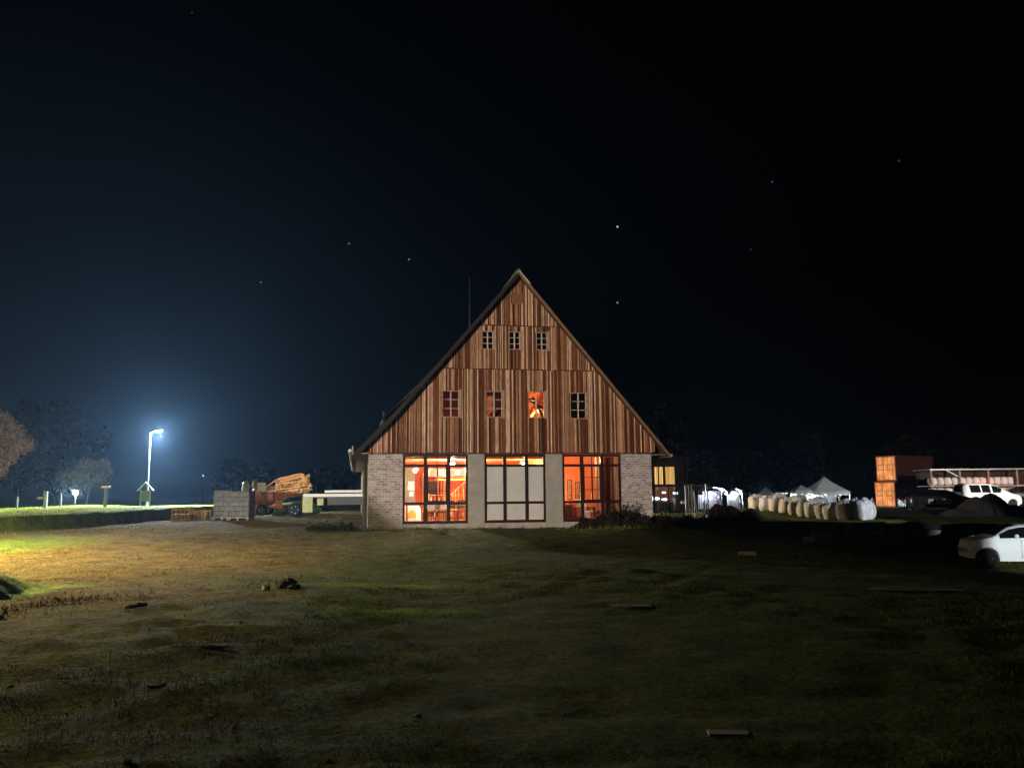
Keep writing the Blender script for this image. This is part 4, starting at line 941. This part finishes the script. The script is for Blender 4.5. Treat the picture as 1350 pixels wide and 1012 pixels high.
a=at(1033,650,80); g=hz(a.x,a.y); t=thing('yard_lamp','small flat dim lamp between two lit tents','lamp',(a.x,a.y,g)); z=a.z-g
MB().tube((0,0,0),(0,0,z),.04,n=6).build('stand',M['black'],t); MB().box(-.4,.4,-.05,.05,z-.05,z+.05).build('lens',material('flat_lens',(1,1,1),.3,emit=(1,.93,.85),est=.5,bump=0),t)

# bulk bags
def bag_mat(name,c): return material(name,c,.85,var=.45,scale=7,bump=1.0,stretch=(1,1,.35))
M['bag']=bag_mat('woven_white_bag',(.52,.50,.47))
GB='row of white bulk bags'
BL=['first bulk bag at the far left end of the row','second bulk bag from the left end','third bulk bag from the left, yellow-lit','fourth bulk bag from the left, yellow-lit','fifth bulk bag from the left, yellow-lit','sixth bulk bag from the left, at the middle of the row','seventh bulk bag from the left, warm-lit','eighth bulk bag from the left, where the light turns grey','ninth bulk bag, grey and in shade','tenth bulk bag, pale grey with a bulging top','last bulk bag at the right end of the row, beside the containers']
bx=[(993,52.5),(1005,51.5),(1018,50.5),(1031,49.3),(1044,48.2),(1057,47),(1069,46),(1082,45),(1096,44),(1113,43),(1134,42)]
def bag(q,rz,w_,h_,label,seed):
    t=thing('bulk_bag',label,'bulk bag',q,rz,GB)
    rs=random.Random(seed)
    MB().blob((0,0,h_*.47),w_*.56,w_*.52,h_*.54,seed=seed,n=24,m=14,amp=.085,sq=.6).build('bag',M['bag'],t,True)
    MB().lathe([(w_*.30,h_*.9),(w_*.16,h_*.98),(w_*.13,h_*1.04),(w_*.2,h_*1.1)],n=10).build('spout',M['bag'],t,True)
    for sx in (-1,1):
        for sy in (-1,1):
            lp=MB(); p0=Vector((sx*w_*.4,sy*w_*.38,h_*.78)); p1=Vector((sx*w_*.30,sy*w_*.3,h_*1.12)); p2=Vector((sx*w_*.12,sy*w_*.36,h_*.84))
            lp.beam(p0,p1,.05,.012); lp.beam(p1,p2,.05,.012); lp.build('lifting_loop',M['bag'],t)
    return t
for k,(px,Y) in enumerate(bx):
    q=on(px+random.uniform(-2,2),Y+random.uniform(-.3,.3)); bg_=bag(q,random.uniform(-.5,.5),random.uniform(.64,.74) if k<8 else .84,random.uniform(.76,.90)+(.10 if k>8 else .0),BL[k],100+k); bg_.rotation_euler.x=random.uniform(-.04,.04); bg_.rotation_euler.y=random.uniform(-.05,.05)
# second, half hidden row
for k,(px,Y) in enumerate([(1024,54),(1050,52),(1076,50)]):
    q=on(px,Y); bag(q,.1,.9,1.0,['left bulk bag of the rear row','middle bulk bag of the rear row','right bulk bag of the rear row'][k],130+k)
# sodium floodlights of the yard
floodlight((B(13.2,16).x,B(13.2,16).y,2.7),(14.5,50,.6),7500,(1,.76,.46),46,'sodium floodlight behind the barn aimed along the bulk bags',size=.1,emissive=False)
floodlight((29.8,80.6,3.0),(37.6,84,2.0),4200,(1,.56,.22),70,'sodium floodlight aimed at the ends of the containers',size=.1,emissive=False)
floodlight((36.5,49,3.6),(37,71,2.4),11000,(1,.93,.85),62,'added white floodlight out of view, aimed at the bale rack',size=.1,emissive=False)  # lamp added outside the frame to brighten rack, van and container sides

# containers
M['cont']=material('rust_red_container_paint',(.09,.022,.018),.5,var=.35,scale=2,bump=.08); M['cont_end']=material('pale_container_door_paint',(.52,.30,.17),.6,var=.6,scale=1.6,bump=.08)
def container(px,Y,z,rz,label,L_=5.0):
    a=on(px,Y); t=thing('shipping_container',label,'container',(a.x,a.y,a.z+z),rz,'stacked shipping containers')
    h=2.5; w_=2.44
    b=MB(); n=34                       # corrugated long side, seen from the front
    P=[]
    for k in range(n): 
        x0=.1+(L_-.2)*k/n; st=(L_-.2)/n; P+=[(x0,0),(x0+st*.3,0),(x0+st*.5,.045),(x0+st*.8,.045)]
    vs=[(x,y,zz) for zz in (.15,h-.12) for x,y in P]; m_=len(P); b.add(vs,[(i,i+1,m_+i+1,m_+i) for i in range(m_-1)])
    b.box(.0,L_,.06,w_,.12,h-.05); b.build('body',M['cont'],t)
    f=MB()
    for x in (0,L_-.12):
        for y in (-.03,w_-.09): f.box(x,x+.12,y,y+.12,0,h)
    f.box(.12,L_-.12,-.03,.06,0,.149); f.box(.12,L_-.12,-.03,.06,h-.119,h); f.build('frame',M['cont'],t)
    for k,(y0,y1) in enumerate(((.1,w_/2-.01),(w_/2+.01,w_-.1))):
        d=MB().box(-.05,-.002,y0,y1,.14,h-.12).build('end_door',M['cont_end'],t,bevel=.01)
        r=MB(); 
        for yy in (y0+.25,y1-.25): r.tube((-.075,yy,.1),(-.075,yy,h-.1),.02,n=6)
        r.box(-.1,-.06,y0+.2,y1-.2,1.1,1.16); r.build('locking_bar',M['cont'],d)
        for zz in (1.6,): MB().box(-.072,-.051,y0+.04,y1-.04,zz,zz+.05).build('door_rib',M['cont'],d)
    g=MB(); g.box(-.045,.0,.0,.09,.1,h); g.box(-.045,.0,w_-.09,w_,.1,h); g.box(-.045,0,.09,w_-.09,h-.119,h); g.box(-.045,0,.09,w_-.09,.0,.139); g.build('door_frame',M['cont'],t)
CR=rad(-24)
container(1177,82,0,-CR,'lower rust-red shipping container with an orange-lit pale end',5.0)
container(1180,82.2,2.53,-CR-.03,'upper rust-red shipping container stacked on the other',5.0)

# bale rack: open shed with shelves of white wrapped bales
a=on(1224,67); R=thing('bale_rack','long open rack under a flat roof with two tiers of white bales','rack',a,-.02)
LN=11.5; 
for k in range(6): 
    x=k*2.25+.1; MB().box(x-.06,x+.06,-.06,.06,-.1,3.0).build('post',M['casing'],R); MB().box(x-.06,x+.06,2.0,2.12,-.1,3.0).build('post',M['darkboard'],R)
MB().box(-.2,LN,-.5,2.5,3.0,3.10).build('roof',M['zinc'],R); MB().box(-.1,LN,-.1,2.1,1.70,1.79).build('shelf',M['whitewood'],R); MB().box(-.1,LN,-.1,2.1,.86,.95).build('shelf',M['casing'],R)
MB().box(-.1,LN,2.13,2.18,0,2.99).build('back_panel',M['darkboard'],R)
br=MB(); br.beam((1.3,-.02,3.0),(2.2,-.02,2.5),.08,.08); br.build('brace',M['zinc'],R)
rs=random.Random(9); M['bale']=material('white_wrapped_bale',(.80,.75,.70),.7,var=.3,scale=3,bump=.3)
cnt=0
for tier,z in ((1.79,0),(.95,1)):
    x=.12
    while x<6.4:
        w_=rs.uniform(.42,.62) if tier==1.79 else rs.uniform(.45,.7)
        o=MB().blob((0,0,.33),w_*.5,.45,.33,seed=rs.randint(0,99),n=14,m=8,amp=.05,sq=.55).build('bale',M['bale'],loc=a+Vector((x+w_/2,.42,tier)),smooth=True)
        tag(o,('white wrapped bale on the upper shelf of the long rack' if z==0 else 'white wrapped bale on the lower shelf of the long rack'),'bale','bales on the upper rack shelf' if z==0 else 'bales on the lower rack shelf'); x+=w_+.03

# ------------------------------------------------------------------ cars
M['carwhite']=material('white_car_paint',(.68,.71,.71),.28,var=.03,scale=2,bump=0,coat=.6); M['carglass']=material('dark_car_glass',(.006,.007,.008),.06,var=0,bump=0)
M['cardark']=material('dark_car_paint',(.02,.018,.02),.25,var=.05,scale=2,bump=0,coat=.6); M['carlit']=material('lit_flank_paint',(.50,.42,.30),.3,var=.05,scale=2,bump=0,coat=.5)
M['plastic']=material('black_plastic',(.02,.02,.021),.6,var=.1,bump=0); M['hl']=material('headlamp_glass',(.55,.58,.6),.1,.3,var=.05,bump=0); M['tl']=material('lit_tail_lamp',(.6,.02,.02),.3,emit=(1,.04,.03),est=4.5,bump=0)
M['tl_off']=material('tail_lamp_off',(.25,.01,.01),.2,var=.05,bump=0)
def interp(P,x): return float(np.interp(x,[p[0] for p in P],[p[1] for p in P]))
def car(name,label,cat,q,rz,body,Ln=4.25,Wd=1.76,bonnet=None,roof=None,belt=None,wheels=(.82,3.38),wr=.32,winx=None,lit=False,pillars=(),glass='carglass',group=None):
    # x = 0 at the nose; side view profiles as (x, z) lists
    t=thing(name,label,cat,q,rz,group); xs=sorted(set(list(np.linspace(0,Ln,44))+[w_+wr*1.17*k for w_ in wheels for k in np.linspace(-1,1,13)])); 
    def bottom(x):
        z=.22 if .25<x<Ln-.25 else .30
        for w_ in wheels:
            d=abs(x-w_); R0=wr*1.17
            if d<R0: z=max(z,wr+math.sqrt(R0*R0-d*d))
        return z
    rows=[]; K=12
    for x in xs:
        bt=interp(belt,x); tp=interp(roof,x); zb=bottom(x); endk=min(1,min(x,Ln-x)/.45); hw=Wd/2*(.80+.20*math.sin(endk*math.pi/2)); tum=.24*min(1,max(0,(tp-bt))/.4)
        lv=[(hw*.93,zb),(hw*.985,max(zb,.45)+.0),(hw,max(zb,.60)),(hw*.995,max(zb,bt-.12)),(hw*.97,max(bt,zb+.02)),(hw-tum*.55,bt+(tp-bt)*.5),(hw-tum,bt+(tp-bt)*.86),(hw-tum-.10,bt+(tp-bt)*.97),((hw-tum)*.5,tp),(0,tp+.015)]
        rows.append(lv)
    n=len(rows[0]); vs=[];fs=[]
    for x,lv in zip(xs,rows):
        for y,z in lv: vs.append((x,-y,z))
        for y,z in lv[::-1][1:]: vs.append((x,y,z))
    mrow=2*n-1
    for i in range(len(xs)-1):
        for j in range(mrow-1): fs.append((i*mrow+j,(i+1)*mrow+j,(i+1)*mrow+j+1,i*mrow+j+1))
    fs.append(tuple(range(mrow))); fs.append(tuple((len(xs)-1)*mrow+j for j in range(mrow)))
    fs+= [(i*mrow,i*mrow+mrow-1,(i+1)*mrow+mrow-1,(i+1)*mrow) for i in range(len(xs)-1)]
    MB().add(vs,fs).build('body',M[body],t,True)
    bo=t.children[0]; md=bo.modifiers.new('edge','EDGE_SPLIT'); md.split_angle=rad(48)
    # side windows: panes lying just proud of the tumblehome
    def sidey(x,z):
        bt=interp(belt,x); tp=interp(roof,x); endk=min(1,min(x,Ln-x)/.45); hw=Wd/2*(.80+.20*math.sin(endk*math.pi/2)); tum=.24*min(1,max(0,(tp-bt))/.4)
        P=[(bt,hw*.97),(bt+(tp-bt)*.5,hw-tum*.55),(bt+(tp-bt)*.86,hw-tum)]; return float(np.interp(z,[p[0] for p in P],[p[1] for p in P]))
    for (xa,xb) in winx:
        for s in (-1,1):
            v=[];f_=[]; m2=14
            for i in range(m2):
                x=xa+(xb-xa)*i/(m2-1); bt=interp(belt,x)+.035; tp=bt+(interp(roof,x)-bt)*.80
                for k in range(5):
                    z=bt+(max(tp,bt+.01)-bt)*k/4; v.append((x,s*(sidey(x,z)+.006),z))
            for i in range(m2-1):
                for k in range(4): f_.append((i*5+k,(i+1)*5+k,(i+1)*5+k+1,i*5+k+1))
            MB().add(v,f_).build('side_window',M[glass],t,True)
    # windscreen and rear window from the roof profile
    def screen(xa,xb,nm):
        v=[];f_=[]
        for i in range(8):
            x=xa+(xb-xa)*i/7; tp=interp(roof,x)+.022; bt=interp(belt,x); endk=min(1,min(x,Ln-x)/.45); hw=Wd/2*(.80+.20*math.sin(endk*math.pi/2)); tum=.24*min(1,max(0,(tp-bt))/.4)
            for k in range(-3,4): v.append((x,k/3*(hw-tum-.12),tp+ (0.0 if abs(k)<3 else -.02)))
        for i in range(7):
            for k in range(6): f_.append((i*7+k,(i+1)*7+k,(i+1)*7+k+1,i*7+k+1))
        MB().add(v,f_).build(nm,M[glass],t,True)
    screen(*bonnet[:2],'windscreen'); screen(*bonnet[2:],'rear_window')
    for x in wheels:
        for s in (-1,1):
            wheel(t,x,s*(Wd/2-.115),wr,wr,.20,'black');  # rims coloured black to stand for the shade inside the arches
            o=MB().lathe([(wr*1.16,0),(wr*1.16,.02)],n=20).build('wheel_well',M['plastic'],t); o.rotation_euler.x=math.pi/2; o.location=(x,s*(Wd/2-.27),wr)
    for s in (-1,1):
        MB().blob((.20,s*Wd*.36,.66),.20,.17,.075,amp=0,n=12,m=6).build('headlight',M['hl'],t,True)
        MB().blob((Ln-.10,s*Wd*.37,.86),.12,.15,.10,amp=0,n=12,m=6).build('tail_light',M['tl'] if lit else M['tl_off'],t,True)
        mx=bonnet[1]-.10; MB().blob((mx,s*(Wd/2+.07),interp(belt,mx)+.10),.07,.11,.075,amp=0,n=10,m=6).build('wing_mirror',M[body],t,True)
    for s in (-1,1):
        for hx in pillars: MB().box(hx,hx+.17,s*(Wd/2+.012)-.012,s*(Wd/2+.012)+.012,interp(belt,hx)-.115,interp(belt,hx)-.085).build('door_handle',M[body],t,bevel=.006)
    MB().box(.02,.12,-.5,.5,.34,.50).build('grille',M['plastic'],t,bevel=.01)
    sm=MB()
    for hx in [h-.0 for h in pillars]:
        for s in (-1,1): sm.box(hx+.22,hx+.23,s*(Wd/2-.004)-.006,s*(Wd/2-.004)+.006,.34,interp(belt,hx)-.02)
    if sm.v: sm.build('door_gap',M['plastic'],t)
    return t
hb_roof=[(0,.62),(.04,.80),(.12,.89),(.4,.96),(.72,1.02),(1.22,1.32),(1.55,1.41),(2.3,1.46),(3.5,1.42),(3.85,1.28),(4.15,.95),(4.25,.80)]
hb_belt=[(0,.58),(.04,.74),(.12,.82),(.4,.88),(.75,.93),(3.3,1.0),(3.9,.99),(4.15,.90),(4.25,.78)]
q=at(1261,736,29.3); g=on(1261,29.3); HB=car('parked_car','white hatchback parked at the right edge on the dark grass','car',(g.x,g.y,g.z-.02),math.pi-math.pi-rad(13)+0,'carwhite',bonnet=(.78,1.48,3.86,4.12),roof=hb_roof,belt=hb_belt,winx=((.90,1.98),(2.04,2.95),(3.02,3.70)),pillars=(1.30,2.6),wheels=(.50,3.25),wr=.31)
# white MPV behind
mp_roof=[(0,.70),(.1,.86),(.5,.98),(.95,1.12),(1.75,1.62),(2.1,1.74),(2.6,1.80),(4.1,1.80),(4.35,1.6),(4.45,1.0)]
mp_belt=[(0,.66),(.1,.80),(.5,.92),(.95,1.02),(1.3,1.08),(4.2,1.12),(4.35,1.05),(4.45,.9)]
g=on(1333,61); car('white_van','white small van with three dark side windows in front of the bale rack','van',(g.x,g.y,g.z),math.pi+.12,'carwhite',4.45,1.8,(.98,1.85,4.28,4.42),mp_roof,mp_belt,(.85,3.6),.32,((1.55,2.3),(2.45,3.1),(3.2,4.0)),pillars=(2.3,3.0))
# dark estate; pale panels paint the warm light on its flank
g=on(1272,57.5); car('parked_car','dark estate car with a warm yellow reflection painted on its flank, left of the small van','car',(g.x,g.y,g.z-.05),math.pi-.08,'cardark',4.4,1.78,(1.06,1.8,4.1,4.3),[(x*4.4/4.25,z*.98) for x,z in hb_roof],[(x*4.4/4.25,z*.98) for x,z in hb_belt],(.85,3.5),.32,((1.75,2.6),(2.7,3.4),(3.5,3.95)),pillars=(2.4,3.2))
MBp=bpy.data.objects
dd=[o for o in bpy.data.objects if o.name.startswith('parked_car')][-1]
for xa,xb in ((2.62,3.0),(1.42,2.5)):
    for s in (1,-1): MB().box(xa,xb,s*.895-.006,s*.895+.006,.45,.80).build('door_panel',M['carlit'],dd,bevel=.02)  # no separate panels: warm light laid on the doors as beige colour
# car at the right with lit tail lamps
g=on(1324,64); car('parked_car','dark car with glowing red tail lamps at the right edge, behind the small van','car',(g.x+4.4,g.y,g.z+.1),math.pi-.25,'cardark',4.3,1.78,(1.03,1.8,3.9,4.2),hb_roof,hb_belt,(.82,3.4),.32,((1.7,2.5),(2.6,3.3)),lit=True,pillars=(2.3,3.1))
cl=[o for o in bpy.data.objects if o.name.startswith('parked_car')][-1]
l=lamp_light('tail_glow','POINT',(4.75,-.4,.9),60,(1,.05,.03),size=.1); l.parent=cl

# ------------------------------------------------------------------ rubble, slabs and stones
M['slab']=material('grey_concrete_slab',(.11,.115,.115),.9,var=.35,scale=4,bump=.4); M['stone']=material('field_stone',(.33,.31,.26),.9,var=.4,scale=5,bump=.5); M['clod']=material('clod_soil',(.06,.045,.03),.95,var=.5,scale=12,bump=.8); M['soil']=material('dark_soil',(.018,.013,.009),.95,var=.4,scale=9,bump=.6)
def slabs():
    spec=[(1090,33,1.9,1.0,.16,.1,.05,'large flat slab at the left of the rubble'),(1078,34,.9,.6,.3,-.3,.1,'short slab propped behind the large flat one'),(1140,33.5,2.4,.9,.2,-.1,-.03,'longest low slab in the middle of the rubble'),(1165,35,1.1,.8,.34,.3,.06,'thick block behind the longest slab'),(1186,36,2.6,1.0,.30,.02,.0,'long slab below the containers'),(1122,36.5,.8,.6,.55,.4,.0,'upright block beside the last bulk bag'),(1148,37,.7,.6,.45,-.2,.0,'pale block right of the last bulk bag')]
    for px,Y,a,b,h,rz,tl,lb in spec:
        q=on(px,Y); rs=random.Random(int(px)); o=MB().box(-a/2,a/2,-b/2,b/2,-.06,h).build('concrete_slab',M['slab'],loc=q,rotz=rz,bevel=.03); o.rotation_euler.y=tl; tag(o,lb,'slab','concrete slabs dumped in the yard')
slabs()
def heap(px0,px1,Y,h,d,label,seed,mat='soil'):
    a=on(px0,Y); b=on(px1,Y); L_=b.x-a.x; nx_,ny_=46,14; rs=np.random.RandomState(seed); ph=rs.rand(8)*6.28; vs=[];fs=[]
    for i in range(nx_):
        for j in range(ny_):
            u=i/(nx_-1); v=j/(ny_-1); k=math.sin(math.pi*u)**.5*math.sin(math.pi*v); z=h*k*(1+.22*math.sin(u*9+ph[0])+.16*math.sin(u*23+ph[1]+v*5)+.04*math.sin(u*31+v*13+ph[2]))+.010*rs.randn()*min(1,k*3)
            vs.append((u*L_,(v-.5)*d,z-.08))
    for i in range(nx_-1):
        for j in range(ny_-1): fs.append((i*ny_+j,(i+1)*ny_+j,(i+1)*ny_+j+1,i*ny_+j+1))
    vs+= [(0,-d/2,-.6),(L_,-d/2,-.6),(L_,d/2,-.6),(0,d/2,-.6)]; n=nx_*ny_
    fs.append((n,n+1,n+2,n+3)); fs.append(tuple([n]+[i*ny_ for i in range(nx_)]+[n+1])); fs.append(tuple([n+3]+[i*ny_+ny_-1 for i in range(nx_)]+[n+2]))
    o=MB().add(vs,fs).build('earth_heap',M[mat],loc=a,smooth=False); tag(o,label,'heap')
heap(1238,1352,46,.95,2.4,'long dark earth heap in front of the small white van',3)
heap(1128,1245,37.5,.42,2.2,'low dark heap of earth and rubble below the containers',5)
heap(920,1004,46,.80,2.0,'dark brown heap between the steel poles and the first bags',8)
def stone(name,px,Y,rx,ry,rz,mat,label,cat,seed,rot=0,z=0,grp=None):
    q=on(px,Y); o=MB().blob((0,0,rz*.35),rx,ry,rz,seed=seed,n=14,m=8,amp=.2,sq=.8).build(name,mat,loc=q+Vector((0,0,z)),rotz=rot); tag(o,label,cat,grp); return o
stone('soil_clod',384,13.75,.14,.11,.10,M['clod'],'black clod of soil in the middle left of the field','clod',4)
stone('soil_clod',392,13.6,.09,.08,.05,M['clod'],'small black clod right of the larger one','clod',7)
stone('stone',356,13.45,.065,.05,.06,M['stone'],'pale stone just left of the black clod','stone',2)
stone('stone',179,11.05,.045,.04,.035,M['stone'],'small pale stone left of the low clump','stone',5)
stone('soil_clod',194,11.2,.09,.07,.04,M['clod'],'low dark clump in the left field','clod',9)
stone('stone',5,10.6,.06,.05,.04,M['stone'],'pale stone at the left edge of the field','stone',3); stone('stone',14,10.4,.04,.04,.035,M['stone'],'darker stone beside the pale one at the left edge','stone',8)
stone('soil_clod',221,6.9,.07,.05,.012,M['clod'],'dark hollow-looking clod low in the left foreground','clod',12)
def plank(px,Y,a,b,h,rz,label,mat):
    q=on(px,Y); o=MB().box(-a/2,a/2,-b/2,b/2,-.01,h).build('flat_board',mat,loc=q+Vector((0,0,.002)),rotz=rz,bevel=.004); tag(o,label,'board'); return o
plank(979,25,.52,.16,.10,-.25,'short pale board lying right of the barn front',material('pale_board',(.40,.36,.30),.8,var=.25,scale=5,bump=.2))
plank(945,5.95,.27,.11,.012,-.08,'flat pale board low in the centre right foreground',material('worn_board',(.22,.24,.23),.8,var=.25,scale=5,bump=.2))
o=stone('bare_patch',830,11.6,.26,.16,.02,M['slab'],'flat pale stone right of the field centre','stone',14)
o=stone('bare_patch',1180,14.2,1.0,.22,.03,material('gravel',(.16,.145,.13),.95,var=.6,scale=30,bump=.8),'long pale gravel patch in the right field','gravel patch',15,-.15)
stone('stone',285,8.3,.17,.035,.02,M['stone'],'long thin pale stone in the lower left field','stone',17,.15)
# pebbles
rs=random.Random(21)
for k,(px,Y) in enumerate([(207,9.3),(325,9.9),(278,11.6),(320,5.9),(440,5.35),(34,6.9),(188,5.2),(553,6.3),(420,4.9)]):
    stone('pebble',px,Y,.016+.012*rs.random(),.015,.016,M['stone'],'small pale pebble lying loose in the turf','pebble',k,grp='pebbles in the turf')

# ------------------------------------------------------------------ haze over the whole site
hm=bpy.data.materials.new('haze_mat'); hm.use_nodes=True; t=hm.node_tree; t.nodes.clear(); o_=N(t,'ShaderNodeOutputMaterial'); pv=N(t,'ShaderNodeVolumePrincipled')
pv.inputs['Color'].default_value=(.35,.62,1,1); pv.inputs['Density'].default_value=.0005; pv.inputs['Anisotropy'].default_value=.65
t.links.new(pv.outputs[0],o_.inputs['Volume'])
zmin=float(GZ.min())
hx=float(max(abs(gx).max(),abs(gy).max()))+5
hzb=MB().box(-hx,hx,-hx,hx,zmin-1,24).build('haze',hm); tag(hzb,'thin even night haze over the whole site','haze',kind='stuff')
